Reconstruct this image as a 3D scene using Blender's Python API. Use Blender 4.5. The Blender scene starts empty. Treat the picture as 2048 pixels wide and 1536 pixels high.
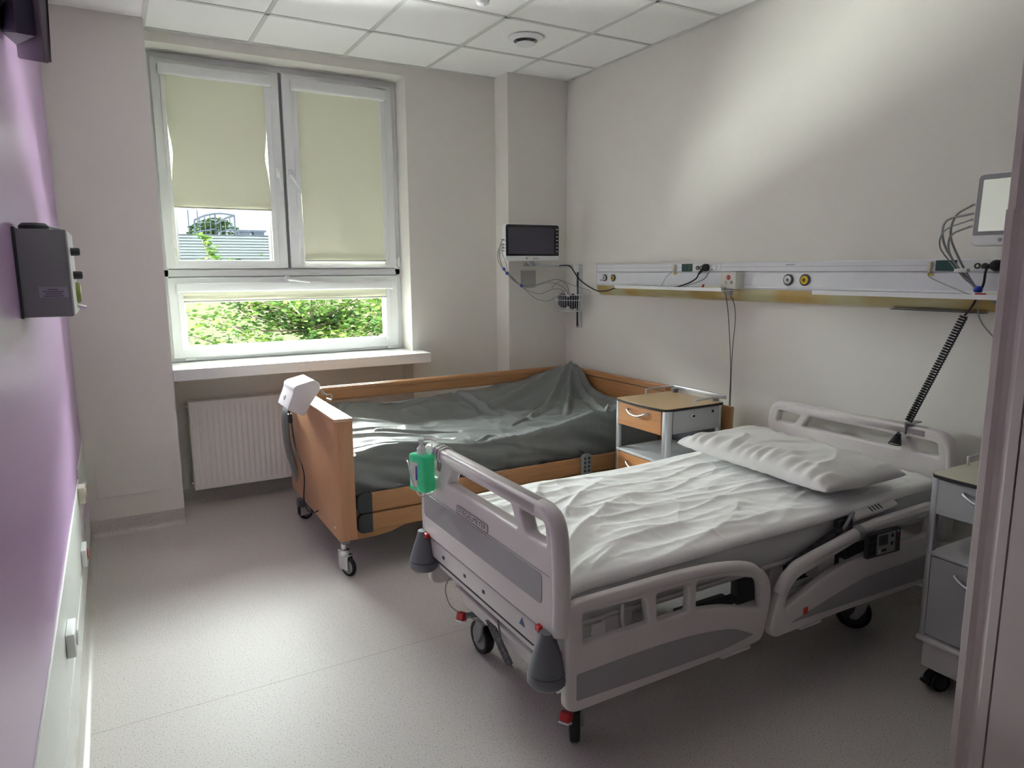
import bpy, bmesh, math, random
from mathutils import Vector, Matrix, noise
random.seed(7)
sc = bpy.context.scene
COL = sc.collection
PI = math.pi
V = Vector

# ------------------------------------------------------------------ camera, light, exposure
cam = bpy.data.cameras.new('camera')
camo = bpy.data.objects.new('camera', cam)
COL.objects.link(camo)
cam.sensor_width = 36.0
cam.lens = 1396.65 / 2048 * 36.0
cam.clip_start = 0.03
_R = V((0.86882925, -0.4950702, -0.006421))
_U = V((0.08552173, 0.13728827, 0.98683229))
_F = V((0.48766973, 0.85793789, -0.16161932))
_m = Matrix((( _R[0], _U[0], -_F[0], 0.0), (_R[1], _U[1], -_F[1], 0.0), (_R[2], _U[2], -_F[2], 1.5782), (0, 0, 0, 1)))
camo.matrix_world = _m
sc.camera = camo

sc.view_settings.view_transform = 'Standard'
sc.view_settings.look = 'None'
sc.view_settings.gamma = 1.0
sc.view_settings.use_curve_mapping = False
sc.view_settings.exposure = 1.52

w = bpy.data.worlds.new('overcast_sky')
sc.world = w
w.use_nodes = True
nt = w.node_tree
bg = nt.nodes['Background']
tc = nt.nodes.new('ShaderNodeTexCoord')
nz = nt.nodes.new('ShaderNodeTexNoise'); nz.inputs['Scale'].default_value = 3.0; nz.inputs['Detail'].default_value = 5
mp = nt.nodes.new('ShaderNodeMapping'); mp.inputs['Scale'].default_value = (1, 1, 4)
cr = nt.nodes.new('ShaderNodeValToRGB')
cr.color_ramp.elements[0].color = (0.62, 0.78, 0.98, 1); cr.color_ramp.elements[0].position = 0.40
cr.color_ramp.elements[1].color = (0.90, 0.94, 1.0, 1); cr.color_ramp.elements[1].position = 0.62
nt.links.new(tc.outputs['Generated'], mp.inputs[0]); nt.links.new(mp.outputs[0], nz.inputs[0])
nt.links.new(nz.outputs['Fac'], cr.inputs[0]); nt.links.new(cr.outputs[0], bg.inputs[0])
bg.inputs[1].default_value = 0.54

def area(name, loc, target, sx, sy, power, color=(1, 1, 1), spread=PI):
    l = bpy.data.lights.new(name, 'AREA'); l.shape = 'RECTANGLE'; l.size = sx; l.size_y = sy
    l.energy = power; l.color = color; l.spread = spread
    o = bpy.data.objects.new(name, l); COL.objects.link(o)
    o.location = loc
    o.rotation_euler = (V(target) - V(loc)).to_track_quat('-Z', 'Y').to_euler()
    return o
# added area lamp boosting the overcast sky, kept above the camera's sight line
area('sky_fill', (1.1, 12.5, 6.0), (1.1, 5.1, 5.2), 15.0, 6.2, 9900, (0.95, 1.0, 0.985))
area('courtyard_fill', (1.1, 6.8, -0.6), (1.1, 5.1, 1.2), 6.5, 2.2, 3000, (1.0, 1.0, 0.97))  # added fill lamp hidden below the sight line, aimed up to brighten the ceiling
# added weak fill lamp in the unseen corridor behind the camera
area('corridor_fill', (0.9, -1.2, 2.9), (0.9, -0.3, 0.0), 1.2, 0.5, 1.5, (1.0, 0.92, 0.90))

# ------------------------------------------------------------------ materials
def s2l(c):
    return tuple(((x / 12.92) if x <= 0.04045 else ((x + 0.055) / 1.055) ** 2.4) for x in c)
def C8(r, g, b): return s2l((r / 255, g / 255, b / 255))
def mat(name, col, rough=0.5, metal=0.0, var=0.06, scale=8.0, bump=0.0, bscale=60.0, spec=0.5, coat=0.0, stretch=None, trans=0.0):
    m = bpy.data.materials.new(name); m.use_nodes = True
    n = m.node_tree; b = n.nodes['Principled BSDF']; L = n.links.new
    t = n.nodes.new('ShaderNodeTexCoord'); mpn = n.nodes.new('ShaderNodeMapping')
    if stretch: mpn.inputs['Scale'].default_value = stretch
    L(t.outputs['Object'], mpn.inputs[0])
    z = n.nodes.new('ShaderNodeTexNoise'); z.inputs['Scale'].default_value = scale; z.inputs['Detail'].default_value = 4
    L(mpn.outputs[0], z.inputs[0])
    r = n.nodes.new('ShaderNodeValToRGB')
    r.color_ramp.elements[0].position = 0.3; r.color_ramp.elements[1].position = 0.7
    r.color_ramp.elements[0].color = (*[max(0, c * (1 - var)) for c in col], 1)
    r.color_ramp.elements[1].color = (*[min(1, c * (1 + var)) for c in col], 1)
    L(z.outputs['Fac'], r.inputs[0]); L(r.outputs[0], b.inputs['Base Color'])
    b.inputs['Roughness'].default_value = rough; b.inputs['Metallic'].default_value = metal
    b.inputs['Specular IOR Level'].default_value = spec
    b.inputs['Coat Weight'].default_value = coat
    if trans: b.inputs['Transmission Weight'].default_value = trans
    if bump:
        z2 = n.nodes.new('ShaderNodeTexNoise'); z2.inputs['Scale'].default_value = bscale; z2.inputs['Detail'].default_value = 3
        L(mpn.outputs[0], z2.inputs[0])
        bp = n.nodes.new('ShaderNodeBump'); bp.inputs['Strength'].default_value = bump; bp.inputs['Distance'].default_value = 0.01
        L(z2.outputs['Fac'], bp.inputs['Height']); L(bp.outputs[0], b.inputs['Normal'])
    return m

M = {}
M['wall'] = mat('painted_wall', C8(233, 231, 223), 0.55, var=0.01, scale=2, bump=0.03, bscale=180, spec=0.3)
M['ceil'] = mat('ceiling_tile', C8(250, 250, 247), 0.8, var=0.02, scale=300, bump=0.05, bscale=500, spec=0.1)
M['grid'] = mat('ceiling_grid', C8(212, 215, 208), 0.6, var=0.01)
M['white'] = mat('white_pvc', C8(236, 238, 238), 0.35, var=0.01)
M['gasket'] = mat('grey_gasket', C8(120, 122, 124), 0.6, var=0.02)
M['sill'] = mat('window_sill_white', C8(238, 239, 236), 0.25, var=0.01)
M['rad'] = mat('radiator_enamel', C8(244, 241, 238), 0.35, var=0.01)
M['purple'] = mat('purple_gloss_paint', C8(196, 160, 206), 0.30, var=0.015, scale=1.5, bump=0.02, bscale=25, spec=0.95)
M['panelwhite'] = mat('white_wall_panel', C8(222, 226, 221), 0.35, var=0.01)
M['duct'] = mat('white_aluminium_duct', C8(226, 228, 232), 0.35, var=0.01)
M['grey'] = mat('bed_plastic_grey', C8(220, 214, 212), 0.4, var=0.012, bump=0.015, bscale=200)
M['inset'] = mat('bed_plastic_inset', C8(160, 158, 160), 0.42, var=0.015)
M['steel'] = mat('light_powder_steel', C8(216, 212, 210), 0.35, var=0.015)
M['darkgrey'] = mat('dark_grey_plastic', C8(108, 110, 116), 0.38, var=0.02)
M['charcoal'] = mat('charcoal_plastic', C8(58, 61, 66), 0.45, var=0.03)
M['black'] = mat('black_rubber', C8(26, 26, 28), 0.5, var=0.05)
M['gloss'] = mat('glossy_black', C8(12, 12, 16), 0.12, var=0.0)
M['chrome'] = mat('chrome', (0.75, 0.76, 0.78), 0.16, metal=1.0, var=0.01)
M['alu'] = mat('brushed_aluminium', (0.62, 0.64, 0.66), 0.32, metal=0.85, var=0.02, stretch=(1, 1, 0.1))
M['red'] = mat('red_plastic', C8(190, 25, 35), 0.35, var=0.02)
M['blue'] = mat('blue_plastic', C8(30, 60, 170), 0.4, var=0.02)
M['yellow'] = mat('yellow_plastic', C8(225, 190, 40), 0.4, var=0.02)
M['green'] = mat('socket_green', C8(20, 82, 68), 0.4, var=0.03)
M['cream'] = mat('cream_plastic', C8(226, 222, 202), 0.45, var=0.01)
M['sheet'] = mat('white_linen', C8(249, 249, 248), 0.85, var=0.01, bump=0.10, bscale=26, spec=0.2)
M['pillow'] = mat('pillowcase_cotton', C8(236, 235, 232), 0.85, var=0.01, bump=0.07, bscale=22, spec=0.2)
M['cover'] = mat('grey_mattress_cover', C8(112, 117, 116), 0.36, var=0.03, scale=4, bump=0.2, bscale=16, spec=0.9, coat=0.35)
M['cover'].node_tree.nodes['Principled BSDF'].inputs['Coat Roughness'].default_value = 0.45
M['mattwhite'] = mat('white_mattress_sheet', C8(206, 207, 207), 0.8, var=0.015, bump=0.05, bscale=12)
M['greymetal'] = mat('grey_painted_metal', C8(148, 150, 150), 0.4, var=0.02)
M['gauge'] = mat('olive_gauge', C8(150, 158, 84), 0.4, var=0.05)
M['cablegrey'] = mat('grey_cable', C8(150, 152, 152), 0.5, var=0.02)
M['cabgrey'] = mat('cabinet_grey_laminate', C8(176, 177, 178), 0.4, var=0.015)
M['cabtop'] = mat('cabinet_top_cream_laminate', C8(196, 192, 172), 0.3, var=0.015)
M['tagpaper'] = mat('paper_label', C8(172, 170, 190), 0.6, var=0.02)
M['ink'] = mat('dark_ink', C8(74, 74, 84), 0.6, var=0.02)
M['extyellow'] = mat('yellow_render', C8(246, 236, 196), 0.9, var=0.03, scale=3)
M['extwhite'] = mat('white_sheet_metal', C8(240, 242, 246), 0.5, var=0.02)
M['extgrey'] = mat('galvanised_steel', C8(150, 156, 164), 0.5, var=0.02)
M['bark'] = mat('grey_bark', C8(84, 72, 58), 0.8, var=0.1)
M['grass'] = mat('courtyard_ground', C8(86, 92, 70), 0.9, var=0.2)
M['lightsink'] = mat('light_sink_black', C8(24, 24, 24), 0.9, var=0.05)

def wood(name, c1, c2, rough=0.35, axis=0):
    m = bpy.data.materials.new(name); m.use_nodes = True
    n = m.node_tree; b = n.nodes['Principled BSDF']; L = n.links.new
    t = n.nodes.new('ShaderNodeTexCoord'); mpn = n.nodes.new('ShaderNodeMapping')
    sv = [30.0, 30.0, 30.0]; sv[axis] = 1.6
    mpn.inputs['Scale'].default_value = sv
    L(t.outputs['Object'], mpn.inputs[0])
    z = n.nodes.new('ShaderNodeTexNoise'); z.inputs['Scale'].default_value = 2.2; z.inputs['Detail'].default_value = 6
    L(mpn.outputs[0], z.inputs[0])
    r = n.nodes.new('ShaderNodeValToRGB'); r.color_ramp.elements[0].position = 0.3; r.color_ramp.elements[1].position = 0.72
    r.color_ramp.elements[0].color = (*c1, 1); r.color_ramp.elements[1].color = (*c2, 1)
    L(z.outputs['Fac'], r.inputs[0]); L(r.outputs[0], b.inputs['Base Color'])
    b.inputs['Roughness'].default_value = rough
    return m
M['woodz'] = wood('beech_laminate_upright', C8(188, 138, 100), C8(200, 151, 112), axis=2)
M['woodx'] = wood('beech_laminate_lengthwise', C8(176, 128, 84), C8(190, 142, 96), axis=0)
M['woody'] = wood('beech_laminate_crosswise', C8(176, 122, 76), C8(190, 137, 90), axis=1)
M['woodtop'] = wood('beech_cabinet_top', C8(196, 164, 116), C8(204, 173, 126), axis=1)

def glass_mat():
    m = bpy.data.materials.new('window_glass'); m.use_nodes = True
    n = m.node_tree; n.nodes.clear(); L = n.links.new
    o = n.nodes.new('ShaderNodeOutputMaterial'); mx = n.nodes.new('ShaderNodeMixShader')
    tr = n.nodes.new('ShaderNodeBsdfTransparent'); gl = n.nodes.new('ShaderNodeBsdfGlossy'); gl.inputs['Roughness'].default_value = 0.01
    tr.inputs[0].default_value = (0.96, 0.98, 0.97, 1)
    fr = n.nodes.new('ShaderNodeFresnel'); fr.inputs[0].default_value = 1.35
    L(fr.outputs[0], mx.inputs[0]); L(tr.outputs[0], mx.inputs[1]); L(gl.outputs[0], mx.inputs[2]); L(mx.outputs[0], o.inputs[0])
    return m
M['glass'] = glass_mat()

def blind_mat():
    m = bpy.data.materials.new('roller_blind_fabric'); m.use_nodes = True
    n = m.node_tree; n.nodes.clear(); L = n.links.new
    o = n.nodes.new('ShaderNodeOutputMaterial'); mx = n.nodes.new('ShaderNodeMixShader')
    df = n.nodes.new('ShaderNodeBsdfDiffuse'); tl = n.nodes.new('ShaderNodeBsdfTranslucent')
    z = n.nodes.new('ShaderNodeTexNoise'); z.inputs['Scale'].default_value = 400
    t = n.nodes.new('ShaderNodeTexCoord'); L(t.outputs['Object'], z.inputs[0])
    r = n.nodes.new('ShaderNodeValToRGB'); r.color_ramp.elements[0].color = (*C8(214, 214, 192), 1); r.color_ramp.elements[1].color = (*C8(222, 222, 200), 1)
    L(z.outputs['Fac'], r.inputs[0]); L(r.outputs[0], df.inputs[0])
    tl.inputs[0].default_value = (*C8(226, 228, 200), 1)
    mx.inputs[0].default_value = 0.005
    L(df.outputs[0], mx.inputs[1]); L(tl.outputs[0], mx.inputs[2]); L(mx.outputs[0], o.inputs[0])
    return m
M['blind'] = blind_mat()

def leaf_mat(name, c1, c2):
    m = bpy.data.materials.new(name); m.use_nodes = True
    n = m.node_tree; n.nodes.clear(); L = n.links.new
    o = n.nodes.new('ShaderNodeOutputMaterial'); mx = n.nodes.new('ShaderNodeMixShader')
    df = n.nodes.new('ShaderNodeBsdfDiffuse'); tl = n.nodes.new('ShaderNodeBsdfTranslucent')
    t = n.nodes.new('ShaderNodeTexCoord'); z = n.nodes.new('ShaderNodeTexNoise'); z.inputs['Scale'].default_value = 6
    L(t.outputs['Object'], z.inputs[0])
    r = n.nodes.new('ShaderNodeValToRGB'); r.color_ramp.elements[0].position = 0.35; r.color_ramp.elements[1].position = 0.65
    r.color_ramp.elements[0].color = (*c1, 1); r.color_ramp.elements[1].color = (*c2, 1)
    L(z.outputs['Fac'], r.inputs[0]); L(r.outputs[0], df.inputs[0]); L(r.outputs[0], tl.inputs[0])
    mx.inputs[0].default_value = 0.22
    L(df.outputs[0], mx.inputs[1]); L(tl.outputs[0], mx.inputs[2]); L(mx.outputs[0], o.inputs[0])
    return m
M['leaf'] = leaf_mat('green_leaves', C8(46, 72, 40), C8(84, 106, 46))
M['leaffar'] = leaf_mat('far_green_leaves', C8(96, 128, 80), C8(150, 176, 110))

def floor_mat():
    m = bpy.data.materials.new('speckled_vinyl_floor'); m.use_nodes = True
    n = m.node_tree; b = n.nodes['Principled BSDF']; L = n.links.new
    t = n.nodes.new('ShaderNodeTexCoord')
    z = n.nodes.new('ShaderNodeTexNoise'); z.inputs['Scale'].default_value = 170; z.inputs['Detail'].default_value = 2; z.inputs['Roughness'].default_value = 0.7
    L(t.outputs['Object'], z.inputs[0])
    r = n.nodes.new('ShaderNodeValToRGB'); e = r.color_ramp.elements
    base = C8(204, 198, 194)
    e[0].position = 0.33; e[0].color = (*C8(140, 128, 126), 1)
    e[1].position = 0.42; e[1].color = (*base, 1)
    x = e.new(0.62); x.color = (*base, 1)
    x = e.new(0.72); x.color = (*C8(220, 215, 211), 1)
    L(z.outputs['Fac'], r.inputs[0])
    # welded seam across the room
    sx = n.nodes.new('ShaderNodeSeparateXYZ'); L(t.outputs['Object'], sx.inputs[0])
    a = n.nodes.new('ShaderNodeMath'); a.operation = 'SUBTRACT'; a.inputs[1].default_value = 2.625; L(sx.outputs['Y'], a.inputs[0])
    ab = n.nodes.new('ShaderNodeMath'); ab.operation = 'ABSOLUTE'; L(a.outputs[0], ab.inputs[0])
    lt = n.nodes.new('ShaderNodeMath'); lt.operation = 'LESS_THAN'; lt.inputs[1].default_value = 0.0020; L(ab.outputs[0], lt.inputs[0])
    mx = n.nodes.new('ShaderNodeMixRGB'); mx.inputs[2].default_value = (*C8(172, 165, 158), 1)
    L(lt.outputs[0], mx.inputs[0]); L(r.outputs[0], mx.inputs[1]); L(mx.outputs[0], b.inputs['Base Color'])
    b.inputs['Roughness'].default_value = 0.5; b.inputs['Specular IOR Level'].default_value = 0.25
    z2 = n.nodes.new('ShaderNodeTexNoise'); z2.inputs['Scale'].default_value = 240; L(t.outputs['Object'], z2.inputs[0])
    bp = n.nodes.new('ShaderNodeBump'); bp.inputs['Strength'].default_value = 0.10; bp.inputs['Distance'].default_value = 0.004
    L(z2.outputs['Fac'], bp.inputs['Height']); L(bp.outputs[0], b.inputs['Normal'])
    return m
M['nearwall'] = mat('light_sink_wall', C8(122, 114, 114), 0.6, var=0.01)  # unseen walls toned dark to absorb light near the camera
M['floor'] = floor_mat()

def diffuser_mat():
    # aged yellow plastic light diffuser of the bed head unit, stained in patches along its length
    m = bpy.data.materials.new('aged_yellow_diffuser'); m.use_nodes = True
    n = m.node_tree; b = n.nodes['Principled BSDF']; L = n.links.new
    t = n.nodes.new('ShaderNodeTexCoord'); mpn = n.nodes.new('ShaderNodeMapping'); mpn.inputs['Scale'].default_value = (1, 2.4, 1)
    L(t.outputs['Object'], mpn.inputs[0])
    z = n.nodes.new('ShaderNodeTexNoise'); z.inputs['Scale'].default_value = 1.3; z.inputs['Detail'].default_value = 1
    L(mpn.outputs[0], z.inputs[0])
    r = n.nodes.new('ShaderNodeValToRGB'); e = r.color_ramp.elements
    e[0].position = 0.42; e[0].color = (*C8(204, 200, 156), 1); e[1].position = 0.58; e[1].color = (*C8(196, 168, 100), 1)
    L(z.outputs['Fac'], r.inputs[0]); L(r.outputs[0], b.inputs['Base Color']); b.inputs['Roughness'].default_value = 0.3
    return m
M['diffuser'] = diffuser_mat()

def bottle_mat():
    m = bpy.data.materials.new('green_sanitiser_bottle'); m.use_nodes = True
    b = m.node_tree.nodes['Principled BSDF']; n = m.node_tree
    z = n.nodes.new('ShaderNodeTexNoise'); z.inputs['Scale'].default_value = 5
    r = n.nodes.new('ShaderNodeValToRGB'); r.color_ramp.elements[0].color = (*C8(50, 226, 160), 1); r.color_ramp.elements[1].color = (*C8(84, 240, 182), 1)
    n.links.new(z.outputs['Fac'], r.inputs[0]); n.links.new(r.outputs[0], b.inputs['Base Color'])
    b.inputs['Roughness'].default_value = 0.22; b.inputs['Subsurface Weight'].default_value = 0.6
    b.inputs['Subsurface Radius'].default_value = (0.02, 0.06, 0.04); b.inputs['Subsurface Scale'].default_value = 1.0
    return m
M['bottle'] = bottle_mat()
def screen_mat(name, c1, c2, rough):
    m = mat(name, c1, rough, var=0.05, scale=2, spec=0.8); return m
M['screen'] = screen_mat('dark_violet_screen', C8(52, 46, 66), None, 0.2)
M['screen2'] = mat('painted_glare_screen', C8(206, 212, 202), 0.12, var=0.03, scale=2, spec=1.0, metal=0.2)  # pale base and weak glow stand in for a reflection on the glass

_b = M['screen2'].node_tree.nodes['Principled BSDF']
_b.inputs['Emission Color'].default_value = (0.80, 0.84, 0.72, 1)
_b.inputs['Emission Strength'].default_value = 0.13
# ------------------------------------------------------------------ geometry helpers
WL = {}
def wl(o): return WL[o.name] if o is not None else V((0, 0, 0))
def thing(name, label, cat, loc, group=None, kind=None):
    o = bpy.data.objects.new(name, None); COL.objects.link(o); o.empty_display_size = 0.05
    o.location = loc; WL[o.name] = V(loc)
    if kind: o['kind'] = kind
    else: o['label'] = label; o['category'] = cat
    if group: o['group'] = group
    return o
def tag(o, label, cat, group=None):
    o['label'] = label; o['category'] = cat
    if group: o['group'] = group
    return o
def obj(name, bm, m, parent=None, smooth=False, label=None, base=False, keep_normals=False, subsurf=0):
    if not keep_normals: bmesh.ops.recalc_face_normals(bm, faces=bm.faces)
    xs = [v.co for v in bm.verts]
    mn = V([min(c[i] for c in xs) for i in range(3)]); mx = V([max(c[i] for c in xs) for i in range(3)])
    c = (mn + mx) / 2
    if base: c.z = mn.z
    for v in bm.verts: v.co -= c
    me = bpy.data.meshes.new(name); bm.to_mesh(me); bm.free()
    ms = m if isinstance(m, (list, tuple)) else [m]
    for x in ms: me.materials.append(x)
    o = bpy.data.objects.new(name, me); COL.objects.link(o)
    o.location = c - wl(parent); WL[o.name] = c
    if parent: o.parent = parent
    if smooth is True:
        for p in me.polygons: p.use_smooth = True
    elif smooth:
        for p in me.polygons: p.use_smooth = True
        me.set_sharp_from_angle(angle=math.radians(smooth))
    if subsurf:
        s = o.modifiers.new('s', 'SUBSURF'); s.levels = subsurf; s.render_levels = subsurf
    if label: o['label'] = label
    return o
def struct(name, bm, m, parent=None, **k):
    o = obj(name, bm, m, parent, **k); o['kind'] = 'structure'; return o
def NB(): return bmesh.new()
def setmat(bm, faces, i):
    for f in faces: f.material_index = i
def box(bm, x0, x1, y0, y1, z0, z1, r=0.0, seg=2, mtx=None, mi=0):
    vs = [bm.verts.new(p) for p in [(x0, y0, z0), (x1, y0, z0), (x1, y1, z0), (x0, y1, z0), (x0, y0, z1), (x1, y0, z1), (x1, y1, z1), (x0, y1, z1)]]
    fs = [bm.faces.new([vs[i] for i in q]) for q in [(3, 2, 1, 0), (4, 5, 6, 7), (0, 1, 5, 4), (1, 2, 6, 5), (2, 3, 7, 6), (3, 0, 4, 7)]]
    for f in fs: f.material_index = mi
    if r > 0:
        es = list({e for f in fs for e in f.edges})
        out = bmesh.ops.bevel(bm, geom=es, offset=r, segments=seg, profile=0.5, affect='EDGES')
        for f in out['faces']: f.material_index = mi
        nv = list({v for f in out['faces'] for v in f.verts} | {v for v in vs if v.is_valid})
        vs = nv
    if mtx is not None:
        for v in set(vs): v.co = mtx @ v.co
    return [v for v in vs if v.is_valid]
def frame_from(d):
    d = d.normalized(); a = V((0, 0, 1)) if abs(d.z) < 0.9 else V((1, 0, 0))
    x = d.cross(a).normalized(); y = d.cross(x).normalized(); return x, y
def tube(bm, pts, r, n=8, cap=True, mi=0, closed=False):
    pts = [V(p) for p in pts]
    rs = r if isinstance(r, (list, tuple)) else [r] * len(pts)
    rings = []; px = None
    N = len(pts)
    for i, p in enumerate(pts):
        if closed: d = pts[(i + 1) % N] - pts[i - 1]
        else: d = pts[min(i + 1, N - 1)] - pts[max(i - 1, 0)]
        if d.length < 1e-9: d = V((0, 0, 1))
        d.normalize()
        if px is None: x, y = frame_from(d)
        else:
            x = (px - d * px.dot(d))
            if x.length < 1e-6: x, y = frame_from(d)
            x.normalize(); y = d.cross(x).normalized()
        px = x
        rings.append([bm.verts.new(p + x * (math.cos(2 * PI * k / n) * rs[i]) + y * (math.sin(2 * PI * k / n) * rs[i])) for k in range(n)])
    for i in range(N - 1 + (1 if closed else 0)):
        a, b = rings[i], rings[(i + 1) % N]
        for k in range(n):
            f = bm.faces.new([a[k], a[(k + 1) % n], b[(k + 1) % n], b[k]]); f.material_index = mi
    if cap and not closed:
        for q in (rings[0][::-1], rings[-1]):
            f = bm.faces.new(q); f.material_index = mi
def cyl(bm, p0, p1, r0, r1=None, n=20, mi=0):
    tube(bm, [p0, p1], [r0, r0 if r1 is None else r1], n, mi=mi)
def lathe(bm, prof, c, axis=(0, 0, 1), n=28, mi=0):
    """prof: (radius, height along axis)"""
    ax = V(axis).normalized(); x, y = frame_from(ax); c = V(c); rings = []
    for r, h in prof:
        if r < 1e-6: rings.append([bm.verts.new(c + ax * h)])
        else: rings.append([bm.verts.new(c + ax * h + x * (r * math.cos(2 * PI * k / n)) + y * (r * math.sin(2 * PI * k / n))) for k in range(n)])
    for a, b in zip(rings, rings[1:]):
        for k in range(n):
            if len(a) == 1 and len(b) == 1: continue
            if len(a) == 1: q = [a[0], b[(k + 1) % n], b[k]]
            elif len(b) == 1: q = [a[k], a[(k + 1) % n], b[0]]
            else: q = [a[k], a[(k + 1) % n], b[(k + 1) % n], b[k]]
            f = bm.faces.new(q); f.material_index = mi
def cr_path(pts, n=8, closed=False):
    P = [V(p) for p in pts]; out = []; N = len(P)
    for i in range(N if closed else N - 1):
        p0 = P[i - 1] if (closed or i > 0) else P[0] * 2 - P[1]
        p1 = P[i]; p2 = P[(i + 1) % N]
        p3 = P[(i + 2) % N] if (closed or i + 2 < N) else P[-1] * 2 - P[-2]
        for k in range(n):
            t = k / n
            out.append(0.5 * ((2 * p1) + (p2 - p0) * t + (2 * p0 - 5 * p1 + 4 * p2 - p3) * t * t + (3 * p1 - p0 - 3 * p2 + p3) * t ** 3))
    if not closed: out.append(P[-1])
    return out
def rpoly(pts, r, seg=5):
    """round the corners of a closed 2D polygon"""
    out = []; N = len(pts)
    for i in range(N):
        p = V((pts[i][0], pts[i][1])); a = V((pts[i - 1][0], pts[i - 1][1])); b = V((pts[(i + 1) % N][0], pts[(i + 1) % N][1]))
        ri = r[i] if isinstance(r, (list, tuple)) else r
        da = (a - p); db = (b - p); la = da.length; lb = db.length
        t = min(ri, la * 0.48, lb * 0.48)
        if t < 1e-5: out.append(p); continue
        p0 = p + da / la * t; p1 = p + db / lb * t
        for k in range(seg + 1):
            u = k / seg
            out.append(p0 * (1 - u) ** 2 + p * 2 * u * (1 - u) + p1 * u * u)
    return out
def plate(loops, thick, bev, fn, seg=3):
    """filled 2D outline with holes, thickness and rounded rim -> bmesh mapped through fn(u, v, w), w in [-thick/2, thick/2]"""
    cu = bpy.data.curves.new('tmp', 'CURVE'); cu.dimensions = '2D'; cu.fill_mode = 'BOTH'
    cu.extrude = max(thick / 2 - bev, 0.0001); cu.bevel_depth = bev; cu.bevel_resolution = seg; cu.offset = -bev
    for lp in loops:
        sp = cu.splines.new('POLY'); sp.points.add(len(lp) - 1); sp.use_cyclic_u = True
        for i, p in enumerate(lp): sp.points[i].co = (p[0], p[1], 0, 1)
    o = bpy.data.objects.new('tmp', cu); COL.objects.link(o)
    dg = bpy.context.evaluated_depsgraph_get()
    me = bpy.data.meshes.new_from_object(o.evaluated_get(dg))
    bm = bmesh.new(); bm.from_mesh(me)
    bmesh.ops.remove_doubles(bm, verts=bm.verts, dist=1e-5)
    for v in bm.verts: v.co = V(fn(*v.co))
    bpy.data.objects.remove(o); bpy.data.curves.remove(cu); bpy.data.meshes.remove(me)
    return bm
def join(bm, other):
    me = bpy.data.meshes.new('t'); other.to_mesh(me); other.free(); bm.from_mesh(me); bpy.data.meshes.remove(me)
def text_bm(s, size, fn, ext=0.0006):
    cu = bpy.data.curves.new('tmp', 'FONT'); cu.body = s; cu.size = size; cu.extrude = ext; cu.align_x = 'CENTER'; cu.align_y = 'CENTER'
    o = bpy.data.objects.new('tmp', cu); COL.objects.link(o)
    dg = bpy.context.evaluated_depsgraph_get()
    me = bpy.data.meshes.new_from_object(o.evaluated_get(dg))
    bm = bmesh.new(); bm.from_mesh(me)
    for v in bm.verts: v.co = V(fn(*v.co))
    bpy.data.objects.remove(o); bpy.data.curves.remove(cu); bpy.data.meshes.remove(me)
    return bm
def grid(bm, nu, nv, fn, mi=0):
    vs = [[bm.verts.new(fn(i / nu, j / nv)) for j in range(nv + 1)] for i in range(nu + 1)]
    for i in range(nu):
        for j in range(nv):
            f = bm.faces.new([vs[i][j], vs[i + 1][j], vs[i + 1][j + 1], vs[i][j + 1]]); f.material_index = mi
    return vs
def copy_tree(o, delta, parent=None):
    c = o.copy(); COL.objects.link(c)
    if parent is None: c.location = o.location + V(delta)
    else: c.parent = parent
    WL[c.name] = WL[o.name] + V(delta)
    for ch in [x for x in bpy.data.objects if x.parent == o]: copy_tree(ch, delta, c)
    return c
def sstep(a, b, x):
    t = max(0, min(1, (x - a) / (b - a))); return t * t * (3 - 2 * t)
def lerp_tab(tab, x):
    if x <= tab[0][0]: return tab[0][1]
    for (a, va), (b, vb) in zip(tab, tab[1:]):
        if x <= b:
            t = (x - a) / (b - a); t = t * t * (3 - 2 * t) * 0.5 + t * 0.5; return va + (vb - va) * t
    return tab[-1][1]
def ridged(x, y, s=0.0):
    n = noise.noise(V((x, y, s)))
    return 1 - min(1, abs(n) * 3.2)

# ------------------------------------------------------------------ room shell
XL, XR, YW, H = -0.226, 3.178, 4.90, 3.0
YB = -1.6
b = NB(); box(b, XL - 0.1, XR + 0.1, YB, 5.12, -0.12, 0)
o = struct('floor', b, M['floor'], base=False)
# keep object-space coordinates of the floor equal to the world's, so the seam stands at y = 2.625
for v in o.data.vertices: v.co = v.co + o.location
o.location = (0, 0, 0)
b = NB(); box(b, XL - 0.1, XR + 0.1, YB, 5.3, H + 0.004, H + 0.14)
gx = [0.8943 + 0.6 * k for k in range(-2, 4)]
gy = [4.3254 - 0.6 * k for k in range(0, 10)]
for x in gx: 
    if XL < x < XR: box(b, x - 0.012, x + 0.012, YB, 4.90, H - 0.001, H + 0.01, mi=1)
for y in gy: box(b, XL, XR, y - 0.012, y + 0.012, H - 0.001, H + 0.01, mi=1)
box(b, XL, XR, YW - 0.022, YW, H - 0.003, H + 0.01, mi=1)
box(b, XR - 0.02, XR, YB, 4.70, H - 0.003, H + 0.01, mi=1)
struct('ceiling', b, [M['ceil'], M['grid']])
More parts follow.
